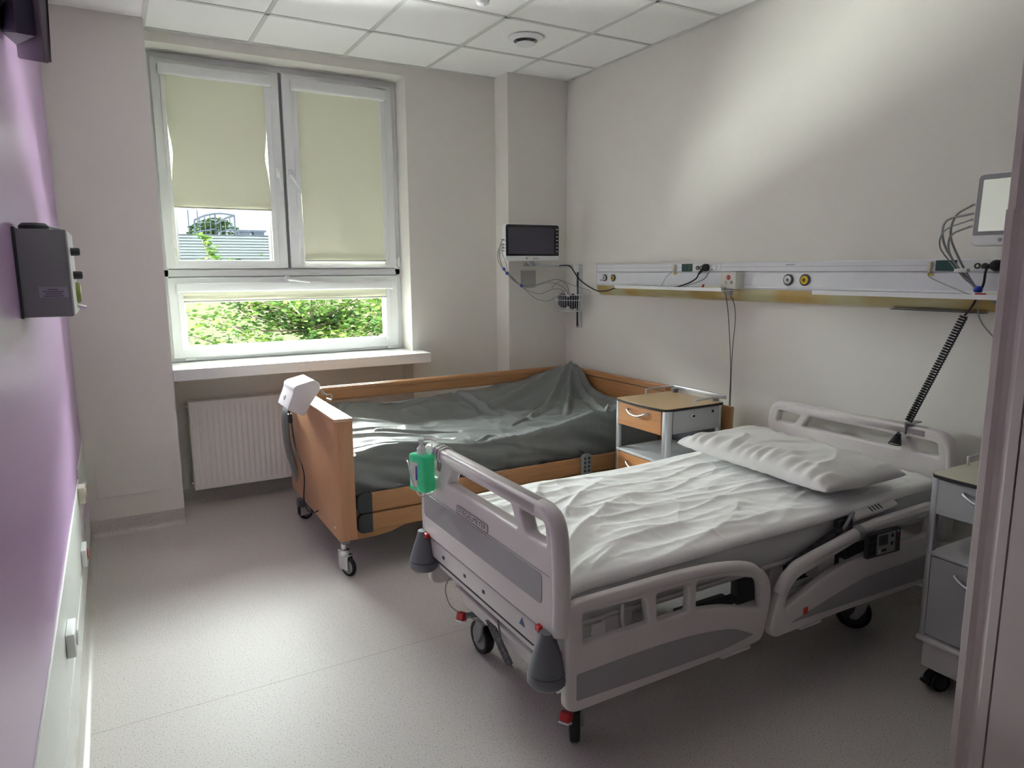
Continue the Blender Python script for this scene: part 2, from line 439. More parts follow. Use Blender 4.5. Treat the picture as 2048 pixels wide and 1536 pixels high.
# window wall: pier at the left, header, right part, niche back, column
ZO0, ZO1 = 0.985, 2.932
for nm, bb in (('wall_window_left', (XL - 0.1, 0.289, 4.728, 5.3, 0, H + 0.02)), ('wall_window_top', (0.289, 1.93, YW, 5.3, ZO1, H + 0.02)),
               ('wall_window_right', (1.93, 2.651, YW, 5.3, 0, H + 0.02)), ('wall_corner', (2.651, XR, 4.703, 5.3, 0, H + 0.02)), ('wall_window_below', (0.289, 1.93, 5.115, 5.3, 0, ZO0))):
    b = NB(); box(b, *bb); struct(nm, b, M['wall'])
b = NB(); box(b, XR, XR + 0.15, YB, 5.3, 0, H + 0.02)
struct('wall_right', b, M['wall'])
b = NB(); box(b, XL - 0.15, XL, YB, 4.73, 0, H + 0.02)
struct('wall_left', b, M['purple'])
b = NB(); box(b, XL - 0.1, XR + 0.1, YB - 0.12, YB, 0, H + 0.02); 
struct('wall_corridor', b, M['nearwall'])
# wall beside the doorway, right of the camera
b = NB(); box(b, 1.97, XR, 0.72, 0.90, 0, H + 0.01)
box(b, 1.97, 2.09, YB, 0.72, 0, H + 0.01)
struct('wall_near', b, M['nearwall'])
# moulded metal door frame: rounded leading edge, hollow, gap line
def jamb_profile(off):
    return [(1.975, 0.925 + 0.0), (1.918 + off, 0.925), (1.912 + off, 0.921), (1.912 + off, 0.905), (1.922 + off, 0.893), (1.926 + off, 0.880), (1.920 + off, 0.868), (1.915 + off, 0.862),
            (1.915 + off, 0.8405), (1.935 + off, 0.8400), (1.935 + off, 0.8360), (1.915 + off, 0.8355), (1.915 + off, 0.70), (1.975, 0.70)]
b = NB()
for z0, z1, off in ((0, 1.715, 0.0), (1.715, H, 0.007)):
    pr = jamb_profile(off)
    lo = [b.verts.new((x, y, z0)) for x, y in pr]; hi = [b.verts.new((x, y, z1)) for x, y in pr]
    for i in range(len(pr)): b.faces.new([lo[i], lo[(i + 1) % len(pr)], hi[(i + 1) % len(pr)], hi[i]])
    b.faces.new(lo[::-1]); b.faces.new(hi)
struct('door_1', b, M['greyjamb'] if 'greyjamb' in M else mat('door_frame_lacquer', C8(200, 190, 188), 0.4, var=0.01))
# skirting: vinyl floor coved up the walls
def cove(name, pts, nrm, h=0.10, r=0.03, m=None):
    """pts: two floor points along the wall, nrm: direction into the room"""
    b = NB(); n = V(nrm); prof = [(0.0, h), (0.005, h), (0.005, r)]
    for k in range(1, 6):
        a = PI / 2 * k / 5; prof.append((0.005 + r - r * math.cos(a), r - r * math.sin(a) + 0.001))
    prof += [(0.0, 0.0005)]
    A, B = V(pts[0]), V(pts[1])
    ra = [b.verts.new(A + n * d + V((0, 0, z))) for d, z in prof]; rb = [b.verts.new(B + n * d + V((0, 0, z))) for d, z in prof]
    for i in range(len(prof)): b.faces.new([ra[i], ra[(i + 1) % len(prof)], rb[(i + 1) % len(prof)], rb[i]])
    b.faces.new(ra); b.faces.new(rb[::-1])
    return struct(name, b, m or M['floor'], smooth=40)
cove('baseboard_left', [(XL, YB, 0), (XL, 4.728, 0)], (1, 0, 0), m=mat('pale_cove_skirting', C8(205, 202, 196), 0.25, var=0.01))
cove('baseboard_pier', [(XL, 4.728, 0), (0.289, 4.728, 0)], (0, -1, 0))
cove('baseboard_niche', [(0.289, 5.115, 0), (1.93, 5.115, 0)], (0, -1, 0))
cove('baseboard_window', [(1.93, YW, 0), (2.651, YW, 0)], (0, -1, 0))
cove('baseboard_right', [(XR, 0.90, 0), (XR, 4.703, 0)], (-1, 0, 0))
b = NB()
for bb in ((-1.2, 0.28, 5.301, 5.36, -3.5, 4.2), (1.94, 4.4, 5.301, 5.36, -3.5, 4.2), (0.28, 1.94, 5.301, 5.36, -3.5, 0.97), (0.28, 1.94, 5.301, 5.36, 2.94, 4.2)): box(b, *bb)
struct('outside_light_sink', b, M['lightsink'])  # added unseen black slab, keeps lamp light from bouncing back outdoors
# flush access panel on the pier, vertical service cover strip
b = NB(); box(b, -0.178, 0.234, 4.7255, 4.728, 0.238, 0.520, 0.0008, 1); box(b, 0.19, 0.194, 4.7268, 4.728, 0.52, 1.62)
struct('trim_1', b, M['wall'])
# white panel and rail at the foot of the purple wall
b = NB()
box(b, XL, XL + 0.006, YB, 4.0, 0.255, 0.56, 0.001, 1)
box(b, XL, XL + 0.006, YB, 4.55, 0.10, 0.235, 0.001, 1)
box(b, XL, XL + 0.006, 4.05, 4.728, 0.36, 0.60, 0.001, 1)
struct('trim_2', b, M['panelwhite'])

# ------------------------------------------------------------------ window
s = 5.08 / 5.05
def wx(x): return x * s
def wz(z): return 1.578 + (z - 1.578) * s
def ring(b, x0, x1, z0, z1, t, y0, y1, r=0.004, tb=None, tt=None, tr=None):
    tb = t if tb is None else tb; tt = t if tt is None else tt; tr = t if tr is None else tr
    box(b, x0, x0 + t, y0, y1, z0, z1, r); box(b, x1 - tr, x1, y0, y1, z0, z1, r)
    box(b, x0 + t * 0.9, x1 - tr * 0.9, y0 + 0.0005, y1, z0, z0 + tb, r); box(b, x0 + t * 0.9, x1 - tr * 0.9, y0 + 0.0005, y1, z1 - tt, z1, r)
b = NB()
ring(b, 0.292, 1.93, ZO0, ZO1, 0.045, 5.10, 5.17)
box(b, 0.30, 1.925, 5.10, 5.17, wz(1.545), wz(1.592), 0.003)      # transom
box(b, 0.30, 1.925, 5.118, 5.169, wz(1.52), wz(1.615), 0.003)
box(b, wx(1.080), wx(1.114), 5.10, 5.17, wz(1.585), 2.90, 0.003)  # mullion
win = struct('window_1', b, M['white'])
b = NB(); box(b, wx(1.091), wx(1.105), 5.088, 5.1, wz(1.60), wz(2.885))
struct('window_gap', b, M['gasket'], win)
def sash(x0, x1, z0, z1, gx0, gx1, gz0, gz1, nm):
    b = NB()
    y0, y1 = 5.075, 5.14
    box(b, x0, gx0, y0, y1, z0, z1, 0.006); box(b, gx1, x1, y0, y1, z0, z1, 0.006)
    box(b, gx0 - 0.01, gx1 + 0.01, y0 + 0.0005, y1, z0, gz0, 0.006); box(b, gx0 - 0.01, gx1 + 0.01, y0 + 0.0005, y1, gz1, z1, 0.006)
    # glazing bead step
    box(b, gx0 - 0.002, gx0 + 0.010, y0 + 0.012, y1, gz0, gz1); box(b, gx1 - 0.010, gx1 + 0.002, y0 + 0.012, y1, gz0, gz1)
    f = struct('window_sash', b, M['white'], win)
    b = NB(); box(b, gx0 - 0.004, gx1 + 0.004, 5.108, 5.112, gz0 - 0.002, gz1 + 0.002)
    struct('window_pane', b, M['glass'], f)
    b = NB(); box(b, gx0 + 0.009, gx1 - 0.009, y0 + 0.014, y0 + 0.02, gz0 - 0.001, gz0 + 0.004)
    struct('window_gasket', b, M['gasket'], f)
    return f
sl = sash(wx(0.322), wx(1.088), wz(1.598), wz(2.885), wx(0.400), wx(0.990), wz(1.652), wz(2.80), 'l')
srr = sash(wx(1.108), wx(1.880), wz(1.598), wz(2.885), wx(1.203), wx(1.800), wz(1.652), wz(2.80), 'r')
sb = sash(wx(0.322), wx(1.880), wz(1.012), wz(1.540), wx(0.409), wx(1.786), wz(1.088), wz(1.46), 'b')
def handle(parent, x, z, dx, dz):
    b = NB(); box(b, x - 0.014, x + 0.014, 5.062, 5.076, z - 0.032, z + 0.032, 0.005)
    cyl(b, (x, 5.066, z), (x, 5.035, z), 0.008, n=12)
    tube(b, cr_path([(x, 5.035, z), (x + dx * 0.25, 5.030, z + dz * 0.25), (x + dx, 5.030, z + dz)], 4), [0.009] * 4 + [0.008] * 4 + [0.007], 10)
    struct('window_handle', b, M['white'], parent, smooth=40)
handle(sl, wx(1.053), wz(2.235), 0.014, -0.12)
handle(srr, wx(1.133), wz(2.225), 0.06, -0.105)
handle(sb, wx(1.075), wz(1.520), 0.145, -0.018)
for x, z in ((wx(0.42), wz(1.005)), (wx(1.82), wz(1.005)), (wx(1.895), wz(1.64))):
    b = NB(); box(b, x - 0.03 if z < 1.2 else x - 0.006, x + 0.03 if z < 1.2 else x + 0.006, 5.06, 5.078, z - (0.007 if z < 1.2 else 0.035), z + (0.007 if z < 1.2 else 0.035), 0.003)
    struct('window_hinge', b, M['white'], win)
# sill
b = NB(); box(b, 0.2895, 1.93, 4.70, 5.10, 0.935, ZO0 - 0.001, 0.004); box(b, 1.92, 1.995, 4.70, 4.8995, 0.935, ZO0 - 0.001, 0.004)
for v in b.verts:
    if v.co.y < 4.75 and v.co.z < 0.96: v.co.z -= 0.022
struct('window_sill', b, M['sill'], win)

def blind(name, cx0, cx1, cz0, cz1, fx0, fx1, fz, label, seed, amp):
    t = thing(name, label, 'roller blind', (wx((cx0 + cx1) / 2), 5.06, wz(cz0)), group='roller blinds on the window')
    b = NB(); box(b, wx(cx0), wx(cx1), 5.026, 5.073, wz(cz0), wz(cz1) + 0.012, 0.010, 3)
    obj('cassette', b, M['white'], t, smooth=40)
    for x in (cx0, cx1):
        b = NB(); box(b, wx(x) - 0.004, wx(x) + 0.004, 5.030, 5.076, wz(cz0) - 0.006, wz(cz1) + 0.008, 0.003); obj('end_cap', b, M['white'], t)
    top = wz(cz0) + 0.01; bot = wz(fz); x0, x1 = wx(fx0) - 0.004, wx(fx1) + 0.004; Y0 = 5.0705
    def sag(v): return amp * math.exp(-((v - 0.58) / 0.12) ** 2)
    def fn(u, v):
        x = x0 + (x1 - x0) * u; z = bot + (top - bot) * (1 - v)
        # edges curl inward where the fabric has slackened
        pull = sag(v) * (max(0, 1 - u * 5) - max(0, 1 - (1 - u) * 5))
        y = Y0 - 0.006 * (noise.noise(V((u * 2.2 - v * 1.2, v * 2.0, seed))) + 0.3) * v * 1.6 - 0.004 * noise.noise(V((u * 3 + v * 4, v * 3, seed + 4))) * v
        if v < 0.02: y = Y0
        return V((x + pull, y, z))
    b = NB(); grid(b, 24, 40, fn)
    obj('blind_fabric', b, M['blind'], t, smooth=True, keep_normals=True)
    b = NB(); tube(b, [(x0, 5.056, bot - 0.004), (x1, 5.056, bot - 0.004)], 0.007, 10)
    obj('bottom_rail', b, mat('blind_hem_' + str(seed), C8(196, 196, 184), 0.5, var=0.01), t, smooth=40)
    for xg0, xg1 in ((wx(cx0) + 0.004, x0 + 0.001), (x1 - 0.001, wx(cx1) - 0.004)):
        b = NB(); box(b, xg0, xg1, 5.066, 5.0765, (wz(1.62) if cz0 > 2 else wz(1.06)), wz(cz0), 0.002); obj('side_guide', b, M['white'], t)
    if cz0 > 2:
        b = NB(); tube(b, [(wx(cx0) + 0.012, 5.066, wz(cz0)), (wx(cx0) + 0.012, 5.070, wz(1.70))], 0.0012, 6)
        tube(b, [(wx(cx0) + 0.020, 5.066, wz(cz0)), (wx(cx0) + 0.020, 5.070, wz(1.70))], 0.0012, 6)
        tube(b, [(wx(cx0) + 0.016, 5.068, wz(1.73)), (wx(cx0) + 0.016, 5.068, wz(1.68))], 0.004, 8)
        obj('pull_chain', b, M['cream'], t)
blind('roller_blind', 0.369, 1.033, 2.782, 2.838, 0.400, 0.988, 1.988, 'cream roller blind on the left upper window, raised off the lower third of the glass', 1, 0.018)
blind('roller_blind', 1.163, 1.826, 2.776, 2.838, 1.205, 1.783, 1.653, 'cream roller blind pulled right down over the right upper window', 2, 0.0)
blind('roller_blind', 0.370, 1.826, 1.445, 1.492, 0.410, 1.780, 1.388, 'wide cream roller blind almost fully rolled up above the low window strip', 3, 0.0)

# ------------------------------------------------------------------ radiator
t = thing('radiator', 'white ribbed panel radiator in the recess under the window sill', 'radiator', (0.80, 5.0, 0.11))
RX0, RX1, RZ0, RZ1 = 0.378, 1.30, 0.125, 0.722
def fn(u, v):
    x = RX0 + 0.012 + (RX1 - RX0 - 0.024) * u; z = RZ0 + (RZ1 - RZ0) * v
    k = (x - RX0) / 0.0355; edge = sstep(0.04, 0.09, v) * sstep(0.04, 0.09, 1 - v) * (1 if 0.03 < x - RX0 < RX1 - RX0 - 0.03 else 0)
    fr = k - math.floor(k)
    d = 0.0075 * edge * (sstep(0.0, 0.22, fr) - sstep(0.50, 0.72, fr))
    return V((x, 4.985 + d, z))
b = NB(); grid(b, 300, 30, fn); obj('front_panel', b, M['rad'], t, smooth=60, keep_normals=True)
b = NB(); box(b, RX0, RX0 + 0.012, 4.980, 5.075, RZ0, RZ1 + 0.006, 0.003); obj('side_panel', b, M['rad'], t)
b = NB(); box(b, RX1 - 0.012, RX1, 4.980, 5.075, RZ0, RZ1 + 0.006, 0.003); obj('side_panel', b, M['rad'], t)
b = NB(); box(b, RX0 + 0.01, RX1 - 0.01, 4.983, 5.075, RZ1, RZ1 + 0.006, 0.002)
obj('top_grille', b, M['rad'], t)
b = NB(); box(b, RX0 + 0.012, RX1 - 0.012, 5.055, 5.075, RZ0, RZ1); obj('rear_panel', b, M['rad'], t)
for zz in (RZ1 - 0.03, RZ0 + 0.04):
    b = NB(); cyl(b, (RX0 - 0.013, 5.03, zz), (RX0, 5.03, zz), 0.009, n=10); obj('bleed_valve', b, M['chrome'], t)
for xx in (0.55, 1.1):
    b = NB(); box(b, xx, xx + 0.03, 5.07, 5.1145, 0.2, 0.68); obj('wall_bracket', b, M['rad'], t)

# ------------------------------------------------------------------ shared bed parts
def caster(parent, x, y, rw, wdt, yaw, stem_top, m_body, m_hub, pedal=False, style='hospital'):
    """swivel caster: fork, wheel (> hub); yaw turns the rolling direction"""
    T = Matrix.Translation((x, y, 0)) @ Matrix.Rotation(yaw, 4, 'Z')
    c0 = T @ V((0, 0, 0))
    off = 0.032
    b = NB()
    if style == 'hospital':
        pts = [(0.0, stem_top), (0.034, stem_top), (0.036, rw * 1.9)]
        lathe(b, [(0, stem_top), (0.026, stem_top), (0.027, rw * 2 + 0.02), (0.032, rw * 2 + 0.006), (0, rw * 2 + 0.004)], (0, 0, 0), n=20)
        for sgn in (-1,):
            sh = plate([rpoly([(-0.030, rw * 2 + 0.014), (0.028, rw * 2 + 0.012), (0.026, rw * 1.25), (off + 0.018, rw * 0.75), (off - 0.016, rw * 0.72), (-0.012, rw * 1.3)], 0.014)],
                       0.010, 0.002, lambda u, v, w: (u, (wdt / 2 + 0.009) * sgn + w, v))
            join(b, sh)
            sh = plate([rpoly([(-0.030, rw * 2 + 0.014), (0.028, rw * 2 + 0.012), (0.026, rw * 1.25), (off + 0.018, rw * 0.75), (off - 0.016, rw * 0.72), (-0.012, rw * 1.3)], 0.014)],
                       0.010, 0.002, lambda u, v, w: (u, (wdt / 2 + 0.009) + w, v))
            join(b, sh)
        box(b, -0.030, 0.030, -wdt / 2 - 0.01, wdt / 2 + 0.01, rw * 2 + 0.004, rw * 2 + 0.018, 0.003)
    else:
        lathe(b, [(0, stem_top), (0.016, stem_top), (0.016, rw * 2 + 0.04), (0.030, rw * 2 + 0.036), (0.032, rw * 2 + 0.012), (0, rw * 2 + 0.010)], (0, 0, 0), n=20)
        for sgn in (-1, 1):
            box(b, -0.022, off + 0.014, sgn * (wdt / 2 + 0.006) - 0.003, sgn * (wdt / 2 + 0.006) + 0.003, rw * 0.7, rw * 2 + 0.012, 0.002)
        box(b, -0.028, off + 0.016, -wdt / 2 - 0.009, wdt / 2 + 0.009, rw * 2 + 0.004, rw * 2 + 0.014, 0.003)
    for v in b.verts: v.co = T @ v.co
    f = obj('caster', b, m_body, parent, smooth=35)
    b = NB(); w2 = wdt / 2
    lathe(b, [(rw * 0.72, -w2 * 0.8), (rw * 0.78, -w2), (rw * 0.93, -w2 * 0.9), (rw, -w2 * 0.5), (rw, w2 * 0.5), (rw * 0.93, w2 * 0.9), (rw * 0.78, w2), (rw * 0.72, w2 * 0.8), (rw * 0.72, -w2 * 0.8)], (off, 0, rw), (0, 1, 0), 32)
    for v in b.verts: v.co = T @ v.co
    obj('wheel', b, M['black'], f, smooth=40)
    b = NB(); lathe(b, [(0, -w2 * 0.95), (rw * 0.2, -w2 * 0.98), (rw * 0.3, -w2 * 0.8), (rw * 0.735, -w2 * 0.8), (rw * 0.735, w2 * 0.8), (rw * 0.3, w2 * 0.8), (rw * 0.2, w2 * 0.98), (0, w2 * 0.95)], (off, 0, rw), (0, 1, 0), 28)
    for v in b.verts: v.co = T @ v.co
    obj('hub', b, m_hub, f, smooth=40)
    return f

# ------------------------------------------------------------------ wooden bed by the window
WB = thing('wooden_bed', 'wooden care bed with beech head and foot boards, standing by the window', 'bed', (2.03, 3.93, 0))
FY0, FY1 = 3.37, 4.48
# foot board: rounded block, upright grain, with thin moulding on top
b = plate([rpoly([(0.905, FY0), (0.995, FY0), (0.995, FY1), (0.905, FY1)], [0.028, 0.004, 0.004, 0.028])], 0.625, 0.002, lambda u, v, w: (u, v, 0.2125 + 0.3125 + w))
obj('footboard', b, M['woodz'], WB, smooth=35)
b = plate([rpoly([(0.902, FY0 - 0.003), (0.998, FY0 - 0.003), (0.998, FY1 + 0.003), (0.902, FY1 + 0.003)], [0.028, 0.004, 0.004, 0.028])], 0.018, 0.004, lambda u, v, w: (u, v, 0.8455 + w - 0.003))
obj('footboard_cap', b, mat('pale_edge_lacquer', C8(206, 168, 130), 0.22, var=0.02), WB, smooth=35)
b = NB(); box(b, 0.9035, 0.9052, FY0 + 0.075, FY0 + 0.10, 0.262, 0.270); obj('maker_label', b, M['white'], WB)
b = NB(); box(b, 0.93, 0.97, FY0 + 0.05, FY1 - 0.05, 0.175, 0.2125, 0.004); obj('foot_beam', b, M['greymetal'], WB)
# head board
HX = 3.085
b = plate([rpoly([(3.385, 0.20), (4.64, 0.20), (4.64, 0.828), (3.385, 0.828)], 0.012)], 0.03, 0.004, lambda u, v, w: (HX + 0.015 + w, u, v))
obj('headboard', b, M['woody'], WB, smooth=35)
b = NB(); box(b, HX - 0.010, HX + 0.002, 3.39, 4.635, 0.790, 0.826, 0.005); obj('headboard_moulding', b, M['woody'], WB)
b = NB(); box(b, HX - 0.006, HX + 0.002, 4.600, 4.635, 0.40, 0.786, 0.003); obj('headboard_stile', b, M['woody'], WB)
b = NB(); box(b, HX - 0.002, HX + 0.001, 3.40, 4.60, 0.784, 0.790); obj('headboard_groove', b, M['charcoal'], WB)
# near side: two folded-down rails over a shaped apron
RY = 3.42
def railbar(z0, z1, x0, x1, y0, y1, nm='side_rail'):
    b = NB(); box(b, x0, x1, y0, y1, z0, z1, 0.008, 3); return obj(nm, b, M['woodx'], WB, smooth=35)
r1 = railbar(0.335, 0.437, 1.083, 2.97, RY - 0.022, RY)
r2 = railbar(0.232, 0.325, 1.083, 2.97, RY - 0.022, RY)
for z0, z1, r in ((0.333, 0.439, r1), (0.226, 0.330, r2)):
    b = plate([rpoly([(1.008, z0), (1.088, z0), (1.088, z1), (1.008, z1)], [0.045, 0.004, 0.004, 0.045])], 0.03, 0.004, lambda u, v, w: (u, RY - 0.012 + w, v))
    obj('rail_end_cap', b, M['charcoal'], r, smooth=35)
ap = [(1.0, 0.19), (1.12, 0.19), (1.20, 0.200), (1.27, 0.222), (1.34, 0.248), (1.42, 0.262), (1.60, 0.268), (2.95, 0.268), (2.95, 0.33), (1.0, 0.33)]
b = plate([ap], 0.018, 0.003, lambda u, v, w: (u, RY + 0.012 + w, v)); obj('apron', b, M['woodx'], WB, smooth=35)
# far side rails, raised
def far_rail(z0, z1):
    b = NB(); box(b, 1.03, 3.05, 4.405, 4.43, z0, z1, 0.010, 3)
    box(b, 1.03, 3.05, 4.398, 4.409, z1 - 0.034, z1 - 0.006, 0.004)
    return obj('side_rail', b, M['woodx'], WB, smooth=35)
for z0, z1 in ((0.755, 0.850), (0.56, 0.65)): far_rail(z0, z1)
b = NB(); box(b, 1.0, 1.03, 4.40, 4.44, 0.35, 0.85, 0.004); obj('rail_post', b, M['woodz'], WB)
b = NB(); box(b, 3.05, 3.08, 4.40, 4.44, 0.35, 0.85, 0.004); obj('rail_post', b, M['woodz'], WB)
# steel frame and lying surface
b = NB(); box(b, 1.0, 3.07, 3.47, 3.51, 0.36, 0.40); obj('frame_beam', b, M['charcoal'], WB)
b = NB(); box(b, 1.0, 3.07, 4.33, 4.37, 0.36, 0.40); obj('frame_beam', b, M['charcoal'], WB)
for k in range(9):
    b = NB(); box(b, 1.12 + k * 0.22, 1.17 + k * 0.22, 3.50, 4.34, 0.385, 0.40); obj('slat', b, M['charcoal'], WB)
b = NB(); box(b, 1.4, 2.75, 3.84, 4.0, 0.13, 0.24, 0.01); obj('lift_unit', b, M['charcoal'], WB)
for sx in (1.45, 2.6):
    b = NB(); box(b, sx - 0.03, sx + 0.03, 3.6, 4.25, 0.24, 0.37, 0.004); obj('scissor_arm', b, M['charcoal'], WB)
caster(WB, 0.945, 3.455, 0.052, 0.024, -1.15, 0.20, M['chrome'], M['greymetal'], style='chrome')
caster(WB, 0.945, 4.395, 0.052, 0.024, 0.4, 0.20, M['chrome'], M['greymetal'], style='chrome')
caster(WB, 3.03, 3.46, 0.052, 0.024, 2.6, 0.22, M['chrome'], M['greymetal'], style='chrome')
caster(WB, 3.03, 4.395, 0.052, 0.024, 0.9, 0.22, M['chrome'], M['greymetal'], style='chrome')
b = NB(); cyl(b, (0.998, FY0 - 0.004, 0.66), (0.998, FY0 + 0.004, 0.66), 0.008, n=12); obj('rail_lock_pin', b, M['chrome'], WB, smooth=40)

# grey cover over the air mattress: sunken lying surface, far edge drawn up to the corner by the wall
X0, X1, Y0, Y1 = 1.002, 3.060, 3.455, 4.39
near_z = [(1.0, 0.648), (1.2, 0.662), (1.42, 0.655), (1.60, 0.625), (1.72, 0.598), (1.80, 0.603), (2.0, 0.618), (2.3, 0.648), (2.6, 0.692), (2.80, 0.722), (3.06, 0.745)]
far_z = [(1.0, 0.715), (1.3, 0.735), (1.6, 0.705), (1.85, 0.715), (2.2, 0.742), (2.5, 0.765), (2.75, 0.79), (2.92, 0.81), (3.06, 0.80)]
mid_z = [(1.0, 0.625), (1.3, 0.64), (1.7, 0.605), (2.0, 0.600), (2.4, 0.612), (2.8, 0.64), (3.06, 0.66)]
FOLDS = [((1.0, 3.95), (1.55, 3.70), 0.024, 0.011), ((1.02, 4.10), (1.45, 3.93), 0.020, 0.010), ((1.0, 3.65), (1.42, 3.52), 0.020, 0.009),
         ((1.30, 3.93), (1.75, 3.78), 0.018, 0.013), ((1.72, 3.46), (1.62, 3.62), 0.022, 0.010), ((1.72, 3.48), (1.90, 3.56), 0.02, 0.008),
         ((2.98, 4.36), (2.36, 3.90), 0.026, 0.022), ((3.0, 4.36), (2.58, 3.80), 0.024, 0.026), ((3.0, 4.34), (2.80, 3.66), 0.026, 0.028), ((3.04, 4.30), (2.96, 3.60), 0.03, 0.016),
         ((2.96, 4.36), (2.15, 4.18), 0.03, 0.018), ((2.05, 4.36), (2.22, 4.08), 0.022, 0.022), ((2.75, 3.48), (2.62, 3.62), 0.016, 0.016), ((2.66, 3.47), (2.78, 3.60), 0.014, 0.014),
         ((1.25, 4.36), (1.15, 4.20), 0.02, 0.012), ((1.5, 4.3), (1.85, 4.34), 0.02, 0.01), ((2.3, 3.85), (2.12, 3.74), 0.014, 0.012)]
def segd(px, py, a, c):
    vx, vy = c[0] - a[0], c[1] - a[1]; t = ((px - a[0]) * vx + (py - a[1]) * vy) / (vx * vx + vy * vy)
    t = max(0, min(1, t)); return math.hypot(px - a[0] - t * vx, py - a[1] - t * vy), t
def cover_z(x, y):
    v = (y - Y0) / (Y1 - Y0)
    n = lerp_tab(near_z, x); m = lerp_tab(mid_z, x); f = lerp_tab(far_z, x)
    z = m + (n - m) * (1 - sstep(0, 0.22, v)) + (f - m) * sstep(0.66, 0.97, v) ** 1.2
    # head end pulled up towards the far corner
    d = math.hypot(3.02 - x, (4.42 - y) * 0.75); z += 0.055 * max(0, 1 - d / 0.55) ** 1.5
    for a, c, w_, h in FOLDS:
        dd, t = segd(x, y, a, c)
        if dd < w_ * 2.5: z += 1.5 * h * math.exp(-(dd / w_) ** 2 * 1.6) * (0.35 + 0.65 * math.sin(PI * min(1, max(0.06, t * 0.9 + 0.1)))) - h * 0.35 * math.exp(-((dd - w_ * 1.3) / w_) ** 2 * 2)
    # fine gathered pleats running down the near edge seam and broad cell seams across
    z += 0.0035 * math.sin(x * 150 + 6 * noise.noise(V((x * 5, y * 3, 0)))) * math.exp(-((v - 0.06) / 0.05) ** 2) * sstep(1.8, 2.0, x)
    z += 0.0042 * (1 - abs(math.sin((x * 0.92 - y * 0.15) * 17))) ** 3 * sstep(1.75, 2.1, x) * (1 - sstep(0.72, 0.9, v))
    z += 0.014 * noise.noise(V((x * 3.0, y * 4.0, 2.1))) + 0.008 * noise.noise(V((x * 9 + y * 4, y * 10, 5.5))) + 0.009 * ridged(x * 1.6 + y * 3.2, y * 2.0 - x * 0.6, 3.3) ** 2 + 0.005 * ridged(x * 6 + y * 3, y * 5, 7.3) ** 2
    return z
mt = NB()
NU, NV = 260, 120
def top(u, v): 
    x = X0 + (X1 - X0) * u; y = Y0 + (Y1 - Y0) * v; return V((x, y, cover_z(x, y)))
vs = grid(mt, NU, NV, top)
def skirt(line, off, zb, rows=14, seed=0.0):
    prev = line
    base = [v.co.copy() for v in line]
    for k in range(1, rows + 1):
        t = k / rows; cur = []
        for i, p in enumerate(base):
            zz = p.z + (zb - p.z) * t
            s_ = p.x * off[1] ** 2 + p.y * off[0] ** 2
            rip = 0.022 * noise.noise(V((s_ * 5.5 - t * 3.2, t * 1.5, seed))) + 0.005 * ridged(s_ * 3.5 - t * 3.0, t * 1.0, seed + 9) + 0.004 * noise.noise(V((s_ * 16, t * 2, seed)))
            bul = 0.016 * math.sin(PI * t) + rip * sstep(0, 0.15, t) + 0.006
            cur.append(mt.verts.new((p.x + off[0] * bul, p.y + off[1] * bul, zz)))
        for i in range(len(base) - 1): mt.faces.new([prev[i], prev[i + 1], cur[i + 1], cur[i]])
        prev = cur
skirt([vs[i][0] for i in range(NU + 1)], (0, -1), 0.428, 22, 1.0)
skirt([vs[i][NV] for i in range(NU + 1)], (0, 1), 0.42, 10, 2.0)
skirt([vs[NU][j] for j in range(NV + 1)], (1, 0), 0.44, 6, 3.0)
skirt([vs[0][j] for j in range(NV + 1)], (-1, 0), 0.44, 6, 4.0)
for v in mt.verts: v.co.x = min(max(v.co.x, 1.0), 3.072); v.co.y = min(v.co.y, 4.396)
mo = obj('mattress', mt, M['cover'], None, smooth=True, base=True)
tag(mo, 'mattress in a crumpled dark grey cover lying on the wooden bed', 'mattress')

# air pump hooked over the foot board
PU = thing('air_pump', 'white box-shaped air mattress pump hooked over the wooden footboard', 'pump', (0.86, 3.92, 0.80))
side = [(0.822, 0.970), (0.920, 0.992), (0.952, 0.966), (0.946, 0.932), (0.899, 0.868), (0.855, 0.797), (0.768, 0.842), (0.806, 0.935), (0.808, 0.955)]
b = plate([rpoly(side, 0.008, 3)], 0.25, 0.003, lambda u, v, w: (u, 3.92 + w, v)); obj('housing', b, mat('pump_white_plastic', C8(232, 230, 232), 0.35, var=0.01), PU, smooth=30)
dn = V((0.806 - 0.768, 0, 0.935 - 0.842)).normalized(); nn = V((-dn.z, 0, dn.x))
c_ = V((0.787, 3.93, 0.888))
b = NB(); lathe(b, [(0, 0.004), (0.013, 0.003), (0.014, 0)], c_ + nn * 0.0, nn, 18); obj('power_button', b, M['greymetal'], PU, smooth=40)
b = NB(); box(b, -0.075, -0.03, -0.0015, 0.002, -0.006, 0.006)
for v in b.verts: v.co = c_ + V((0, -v.co.x - 0.0, 0)) + dn * (v.co.z + 0.0) + nn * v.co.y
obj('name_strip', b, M['panelwhite'], PU)
b = NB()
for k in range(3):
    tube(b, [V((0.811 + 0.001 * k, 3.797, 0.962 - k * 0.010)), V((0.811 + 0.001 * k, 4.043, 0.962 - k * 0.010))], 0.0018, 6)
obj('vent_ribs', b, M['panelwhite'], PU)
b = NB()
tube(b, cr_path([(0.94, 3.88, 0.93), (0.96, 3.84, 0.93), (0.985, 3.82, 0.90), (1.012, 3.81, 0.90), (1.018, 3.82, 0.87), (1.012, 3.90, 0.865)], 5), 0.0045, 8); obj('hook', b, M['greymetal'], PU, smooth=True)
b = NB()
tube(b, cr_path([(0.94, 3.98, 0.93), (0.96, 4.0, 0.93), (0.985, 4.01, 0.90), (1.012, 4.02, 0.90), (1.018, 4.01, 0.87)], 5), 0.0045, 8); obj('hook', b, M['greymetal'], PU, smooth=True)
